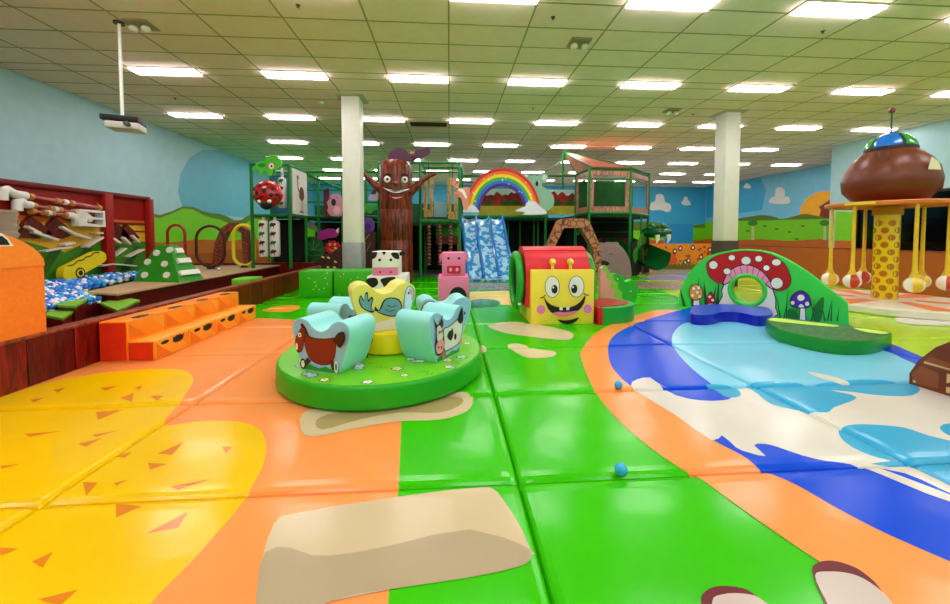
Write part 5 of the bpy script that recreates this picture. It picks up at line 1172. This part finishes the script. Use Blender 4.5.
b = MB(); b.bx(E0-.1, E1+.1, 10.65, 11.02, 0, .06, mat((40, 90, 170), .3, kind='blotch', rgb2=(150, 190, 210), scale=6), .02); b.build('landing_mat', t)
# stone arch behind the playhouse
STN = mat((190, 120, 85), .6, kind='stone', rgb2=(90, 40, 30), scale=5)
arch('brown stone-look arch behind the red barrel roof', vY(11.3), [(543, 282), (544, 248), (556, 221), (561, 219), (581, 219), (586, 222), (597, 247), (598, 282)], [(550, 282), (551, 249), (561, 228), (578, 228), (590, 249), (591, 282)], .3, STN)
# hippo
HP = mat((150, 120, 125), .5, .05, 5)
def R9(pts): return [(590+x/5.4875, 190+y/5.49) for x, y in pts]
cutout('hippo_cutout', 'large mauve-grey hippo cut-out with closed eyes and open mouth', 'cut-out figure', vY(YR-.35), R9(S([(32, 350), (38, 320), (48, 300), (48, 290), (60, 287), (72, 292), (95, 285), (120, 288), (130, 286), (148, 287), (152, 298), (175, 320), (195, 350), (212, 390), (220, 440), (215, 478), (150, 500), (60, 490), (35, 420)], 3)), .08, HP,
       [(BLACK, R9(S([(35, 395), (60, 385), (90, 392), (102, 405), (80, 416), (45, 410)], 3))), (BLACK, R9(band([(38, 356), (46, 350), (56, 354)], 3))), (BLACK, R9(band([(98, 356), (108, 348), (120, 354)], 3))), (mat((120, 90, 98), .5), R9(band([(150, 470), (148, 450), (152, 430)], 2.5))), (mat((120, 90, 98), .5), R9(band([(185, 475), (188, 450), (184, 435)], 2.5)))])
f = vline((cor[2].x+.05, cor[2].y-.12), (cor[3].x, cor[3].y-.12))
cutout('tree_board', 'dark board painted with a green tree beside the crocodile slide', 'cut-out board', f, R9([(222, 470), (222, 290), (320, 265), (320, 475), (225, 487)]), .04, DKP,
       [(mat((120, 70, 25), .6), R9([(265, 470), (278, 400), (270, 350), (250, 330), (275, 340), (285, 310), (290, 345), (310, 330), (292, 365), (288, 410), (290, 470)])), (mat((50, 140, 30), .6, .3, 7), R9(S([(232, 380), (228, 345), (240, 320), (262, 300), (270, 320), (262, 350), (255, 375), (240, 400)], 3))), (mat((70, 160, 40), .6, .3, 7), R9(S([(250, 300), (265, 255), (285, 228), (302, 250), (300, 290), (280, 300), (265, 310)], 3))), (mat((50, 140, 30), .6, .3, 7), R9(S([(295, 330), (310, 320), (318, 345), (312, 375), (300, 370)], 3))), (WHITE, R9(ell(268, 462, 7, 12)))])
# crocodile slide
t = thing('crocodile_slide', 'dark green crocodile mouth slide with white fangs beside the turret', 'slide', (atY(660, 260, 12.6).x, 12.4, 0))
CG_ = mat((12, 95, 40), .25, .3, 6, .5, 10); CG2 = gloss(20, 120, 55)
def C(x, y, Y=12.3): return atY(540+x/4.025, 140+y/4.03, Y)
b = MB(); c0 = C(480, 490, 12.6); 
rad = .46; n = 20; L2 = []
for j in range(10):
    v = j/9; y = 13.6-1.7*v; zc_ = 1.05-.38*v; xx = c0.x-.95+.45*v; rr_ = rad*(1+.08*v); a0_, a1_ = math.radians(150+10*v), math.radians(390-20*v)
    L2.append([b.bm.verts.new((xx+rr_*math.cos(a0_+(a1_-a0_)*i/n), y, max(.03, zc_+rr_*math.sin(a0_+(a1_-a0_)*i/n)))) for i in range(n+1)])
k = b.mi(CG2)
for A_, B2 in zip(L2, L2[1:]):
    for i in range(n): b.bm.faces.new((A_[i], A_[i+1], B2[i+1], B2[i])).material_index = k
bmesh.ops.solidify(b.bm, geom=b.bm.faces[:], thickness=.05); b.build('slide_trough', t)
b = MB(); h = C(486, 372, 12.2); b.ball((h.x-.0, 12.5, h.z), (.44, .7, .2), CG_, 24)
for i in range(7): b.ball((h.x-.33+i*.11, 12.05+.1*abs(i-3), h.z+.19-.02*abs(i-3)), (.075, .1, .075), CG_, 12)
for s in (-1, 1): b.ball((h.x+s*.22, 12.4, h.z+.2), (.11, .11, .11), CG_, 14)
b.build('upper_jaw', t)
for x, y in ((472, 400), (517, 398)):
    b = MB(); p = C(x, y, 11.82); b.tube([p+Vector((0, 0, .14)), p+Vector((.02, 0, 0)), p+Vector((-.03, 0, -.14))], [.07, .055, .01], WHITE, 10); b.build('fang', t)
YZ = atY(500, 236, 12)
cutout('wooden_rung', 'brown board lying behind the slide', 'board', vY(16), [(0, 0), (1, 0), (0, 1)], .01, DKP) if False else None

# ------------------------------------------------------------------ low walls on the right
OW = mat((240, 145, 35), .5, .08, 3); BRW = mat((178, 92, 30), .5, .06, 3)
HX = 10.4; zW = .98; YW = fl(690, 269, 0).y; xW = atY(655, 260, YW).x
b = MB(); b.bx(xW-.4, HX+.15, YW, YW+.15, 0, 1.0, OW); f = vY(YW)
random.seed(11); 
for i in range(34):
    x = random.uniform(662, 722); y = random.uniform(247, 263); r = random.choice((1.0, 1.3, 2.2))
    if r > 2: b.flat(f, f.pp(ell(x, y, 2.2, 2.6)), BLACK, .003); b.flat(f, f.pp(ell(x, y, 1.1, 1.4)), WHITE, .006)
    else: b.flat(f, f.pp(ell(x, y, r, r*.8)), paint(190, 40, 20) if i % 2 else paint(110, 60, 20), .004)
f2_ = [(655, 264)]
for i in range(40): f2_.append((656+i*1.75, 262 if i % 2 else 265.5))
b.flat(f, f.pp(f2_+[(725, 272), (655, 272)]), paint(120, 110, 30), .005)
for x in (672,): b.flat(f, f.pp(S([(668, 262), (670, 256), (673, 253), (676, 257), (677, 262), (672, 264)], 3)), paint(235, 90, 30), .007)
structure(b.build('wall_low_back'), 'low orange wall painted with flowers and dots')
b = MB(); b.bx(HX, HX+.15, 4.8, YW, 0, zW, BRW); b.bx(HX-.01, HX+.16, 4.8, YW, zW, zW+.02, mat((120, 60, 25), .5)); structure(b.build('wall_low_right'), 'low plain brown-orange wall behind the ball carousel')
# ------------------------------------------------------------------ hanging ball carousel
c_ = fl(884, 298.5, .14); t = thing('ball_carousel', 'spotted yellow column carousel with brown coconut head and round canopy ring', 'carousel', (c_.x, c_.y, 0))
cx, cy = c_.x, c_.y
b = MB(); b.lathe([(1.33, 0), (1.35, .02), (1.35, .12), (1.33, .14), (.3, .142)], (cx, cy, 0), mat((228, 218, 200), .3, .04, 3), 72)
for k in range(6):
    a = k*PI/3+.2; P = [(cx+.4*math.cos(a-.2), cy+.4*math.sin(a-.2)), (cx+1.28*math.cos(a-.16), cy+1.28*math.sin(a-.16)), (cx+1.28*math.cos(a+.16), cy+1.28*math.sin(a+.16)), (cx+.4*math.cos(a+.3), cy+.4*math.sin(a+.3))]
    b.flat(Fr((0, 0, .142), (1, 0, 0), (0, 1, 0)), P, paint(235, 120, 40), .002)
b.build('base_disc', t)
zR = atY(886, 206, cy).z; gr = .175
b = MB(); b.lathe([(gr, .14), (gr, zR-.1)], (cx, cy, 0), gloss(238, 205, 20), 40); b.lathe([(gr+.03, zR-.17), (gr+.03, zR-.02)], (cx, cy, 0), paint(200, 130, 40), 32)
SP = gloss(190, 110, 25)
for r_ in range(12):
    for k in range(6):
        a = k*PI/3+(r_ % 2)*PI/6; z = .22+r_*.135
        if z > zR-.22: continue
        P = [(a+.31*math.cos(q)*(1+.15*((k+r_) % 2)), z+.058*math.sin(q)) for q in [2*PI*i/14 for i in range(14)]]
        b.face([(cx+(gr+.003)*math.cos(x), cy+(gr+.003)*math.sin(x), zz_) for x, zz_ in P], SP)
b.build('spotted_column', t)
b = MB(); RW = mat((215, 115, 45), .4, .1, 4)
b.lathe([(.3, zR-.0), (.86, zR-.02), (.88, zR+.0), (.88, zR+.04), (.86, zR+.06), (.3, zR+.06)], (cx, cy, 0), RW, 64)
for k in range(0, 12):
    if k % 3 == 0:
        a = k*PI/6; 
        P = [(cx+.882*math.cos(a+.5*i/8), cy+.882*math.sin(a+.5*i/8)) for i in range(9)]
        for p, q in zip(P, P[1:]): b.face([(p[0], p[1], zR), (q[0], q[1], zR), (q[0], q[1], zR+.045), (p[0], p[1], zR+.045)], paint(240, 210, 40))
b.build('canopy_ring', t)
zH0, zH1, zC1 = zR+.06, atY(888, 150, cy).z, atY(888, 132, cy).z
BH = mat((110, 48, 25), .35, .12, 4, .2, 8)
hr_ = .66; b = MB(); hz = (zH1-zH0)
b.lathe([(.3, zH0), (.5, zH0+.05*hz), (.64, zH0+.22*hz), (hr_, zH0+.42*hz), (.62, zH0+.62*hz), (.52, zH0+.8*hz), (.4, zH0+.93*hz), (.32, zH1)], (cx, cy, 0), BH, 48); hd = b.build('coconut_head', t)
dirc = Vector((-cx, -cy, 0)).normalized(); side = Vector((-dirc.y, dirc.x, 0))
b = MB(); p = Vector((cx, cy, zH0+.8*hz))+dirc*.5-side*(-.05)+side*(-.12); b.tube([p+Vector((0, 0, -.12)), p+Vector((0, 0, .12))], [.07, .075], BH, 14); b.build('nose', hd)
b = MB(); p = Vector((cx, cy, zH0+.62*hz))+dirc*.42+side*.5
f = Fr(p, side*.5-dirc*.55, (0, 0, 1)); f = Fr(p+Vector((0, 0, 0)), (side*.6-dirc*.8), (0, 0, 1)); b.flat(f, [(-.1, -.1), (-.04, .12), (.1, .04), (.16, -.1)], paint(235, 220, 190), .0); b.build('eye_patch', hd)
b = MB(); ms = []; n = 40; kk = [b.mi(gloss(30, 120, 220)), b.mi(gloss(40, 160, 60)), b.mi(BLACK)]; rings = []
cr_ = .36; ch = zC1-zH1+.02
for i in range(9):
    a = PI/2*i/8; rings.append([b.bm.verts.new((cx+cr_*math.cos(a)*math.cos(2*PI*j/n), cy+cr_*math.cos(a)*math.sin(2*PI*j/n), zH1-.03+ch*math.sin(a))) if i < 8 else None for j in range(n)])
for i in range(7):
    for j in range(n):
        col = kk[2] if (j+5) % 8 == 0 or i == 0 else kk[((j+13)//8) % 2]
        b.bm.faces.new((rings[i][j], rings[i][(j+1) % n], rings[i+1][(j+1) % n], rings[i+1][j])).material_index = col
b.bm.faces.new(rings[7]).material_index = kk[0]; b.build('striped_cap', t)
b = MB(); p = Vector((cx, cy, zC1-.02)); za = atY(886, 112, cy).z; b.tube([p, (cx-.0, cy, za)], .014, paint(60, 90, 60), 8); b.ball((cx, cy, za+.03), .05, gloss(120, 20, 30), 14); b.build('antenna', t)
BY = gloss(235, 190, 40); BRD_ = gloss(190, 50, 25); BWH = gloss(238, 230, 222)
for k, (px, py, dd, m) in enumerate(((830, 279, 0, BY), (852, 281, -.3, BRD_), (863, 277, .55, BRD_), (914, 285, -.45, BY), (921, 281, .3, BY), (947, 283, -.1, BRD_))):
    # each ball hangs under the ring at radius .78
    a_dir = Vector((ray(px, py).x, ray(px, py).y, 0)).normalized(); bb = a_dir.dot(Vector((cx, cy, 0))); cc = cx*cx+cy*cy-.80**2; disc = bb*bb-cc
    s = math.sqrt(max(0, disc)); tt = bb-s if dd <= 0 else bb+s
    P = a_dir*tt; d3 = ray(px, py); zz_ = CAMH+d3.z*(P.x/d3.x)
    o = thing('hanging_ball', [ 'yellow and white ball hanging at the mushroom side of the ring', 'red and white ball hanging left of the spotted column', 'smaller-looking red and white ball hanging just behind the other one', 'yellow and white ball hanging right of the spotted column', 'yellow ball hanging half hidden behind its neighbour', 'red and white ball hanging at the picture edge'][k], 'hanging ball', (P.x, P.y, zz_), 0, 'balls hanging from the carousel ring')
    b = MB(); n = 24; r = .135; mi_ = [b.mi(m), b.mi(BWH)]; rg = []
    for i in range(1, 12):
        a = PI*i/12; rg.append([b.bm.verts.new((P.x+r*math.sin(a)*math.cos(2*PI*j/n), P.y+r*math.sin(a)*math.sin(2*PI*j/n), zz_+r*math.cos(a))) for j in range(n)])
    for i in range(10):
        for j in range(n): b.bm.faces.new((rg[i][j], rg[i+1][j], rg[i+1][(j+1) % n], rg[i][(j+1) % n])).material_index = mi_[((j+2)//4) % 2]
    b.bm.faces.new(rg[0]).material_index = mi_[0]; b.bm.faces.new(rg[-1][::-1]).material_index = mi_[0]
    b.build('ball', o)
    b = MB(); b.tube([(P.x, P.y, zz_+r*.9), (P.x, P.y, zz_+r*1.6), (P.x, P.y, zz_+r*3), (P.x, P.y, zR-.02)], [.07, .035, .03, .026], mat((228, 185, 30), .5, .1, 8), 10); b.build('strap', o)

# ------------------------------------------------------------------ ceiling fixtures
q = fl(119, 22, H); t = thing('projector', 'white and black projector on a long white ceiling pole', 'projector', (q.x, q.y, H))
pz = atY(122, 128, q.y).z; b = MB(); b.tube([(q.x, q.y, H), (q.x, q.y, pz+.15)], .022, WHITE, 10); b.lathe([(.07, H-.03), (.07, H-.002)], (q.x, q.y, 0), mat((60, 60, 60), .5), 16); b.build('pole', t)
b = MB(); b.box((q.x+.02, q.y, pz+.11), (.44, .34, .08), BLACK, .01, .35); b.build('mount_plate', t)
b = MB(); b.box((q.x+.05, q.y, pz+.01), (.4, .32, .1), mat((205, 203, 200), .4, .03), .02, .35); bd = b.build('housing', t)
b = MB(); b.tube([(q.x+.17, q.y-.11, pz+.02), (q.x+.2, q.y-.19, pz+.02)], .035, mat((20, 20, 25), .1), 14); b.build('lens', bd)
for k, (px, py) in enumerate(((141, 24), (579, 42), (672, 110))):
    q = fl(px, py, H); t = thing('emergency_light', ['emergency light with two round heads near the projector pole', 'emergency light with two round heads in the middle of the ceiling', 'small emergency light with two heads left of the right column'][k], 'emergency light', (q.x, q.y, H), 0, 'twin-head emergency lights')
    b = MB(); b.box((q.x, q.y, H-.015), (.34, .3, .03), mat((150, 135, 90), .5), .006); b.build('plate', t)
    for s in (-1, 1):
        b = MB(); c3 = Vector((q.x+s*.09, q.y-.03, H-.09)); b.tube([(q.x+s*.05, q.y, H-.02), c3], .018, mat((150, 135, 90), .5), 8); b.ball(c3, (.06, .06, .055), mat((215, 210, 190), .3), 14); b.build('lamp_head', t)
for k, (px, py) in enumerate(((298, 5), (175, 98), (553, 17), (693, 114), (533, 108), (360, 102), (545, 107), (823, 31))):
    if k in (6,): continue
    q = fl(px, py, H); b = MB(); b.lathe([(.03, H), (.03, H-.008), (.008, H-.01), (.008, H-.03), (.018, H-.032), (.018, H-.036)], (q.x, q.y, 0), mat((60, 50, 35), .5), 12); o = b.build('sprinkler_head')
    tag(o, 'small dark sprinkler head '+['between the lights above the projector', 'near the left wall lights', 'beside the emergency light in mid ceiling', 'near the right column', 'above the rainbow', 'next to the left column', '', 'in front of the big right light'][k], 'sprinkler', 'ceiling sprinkler heads')
q = fl(321, 102, H); b = MB(); b.lathe([(.06, H), (.07, H-.02), (.05, H-.045)], (q.x, q.y, 0), WHITE, 20); tag(b.build('smoke_detector'), 'round white smoke detector left of the left column', 'smoke detector')
a = fl(411, 125.5, H); c = fl(447, 130, H); b = MB(); VD = mat((75, 62, 38), .7)
b.bx(a.x, c.x, a.y-.36, a.y, H-.02, H, VD)
for i in range(6): b.bx(a.x+.02, c.x-.02, a.y-.34+i*.055, a.y-.32+i*.055, H-.035, H-.02, mat((50, 42, 28), .7))
tag(b.build('air_vent'), 'long dark air vent grille in the ceiling above the tree trunk', 'vent')
# ------------------------------------------------------------------ look
w = bpy.data.worlds.new('world'); scn.world = w; w.use_nodes = True
w.node_tree.nodes['Background'].inputs[0].default_value = (.9, .95, 1, 1); w.node_tree.nodes['Background'].inputs[1].default_value = .15
vs = scn.view_settings; vs.view_transform = 'Standard'; vs.look = 'None'; vs.gamma = 1; vs.use_curve_mapping = False; vs.exposure = EXPO
scn.cycles.use_denoising = True; scn.cycles.max_bounces = 8; scn.cycles.diffuse_bounces = 4; scn.cycles.glossy_bounces = 3
scn.cycles.sample_clamp_indirect = 6; scn.cycles.caustics_reflective = False
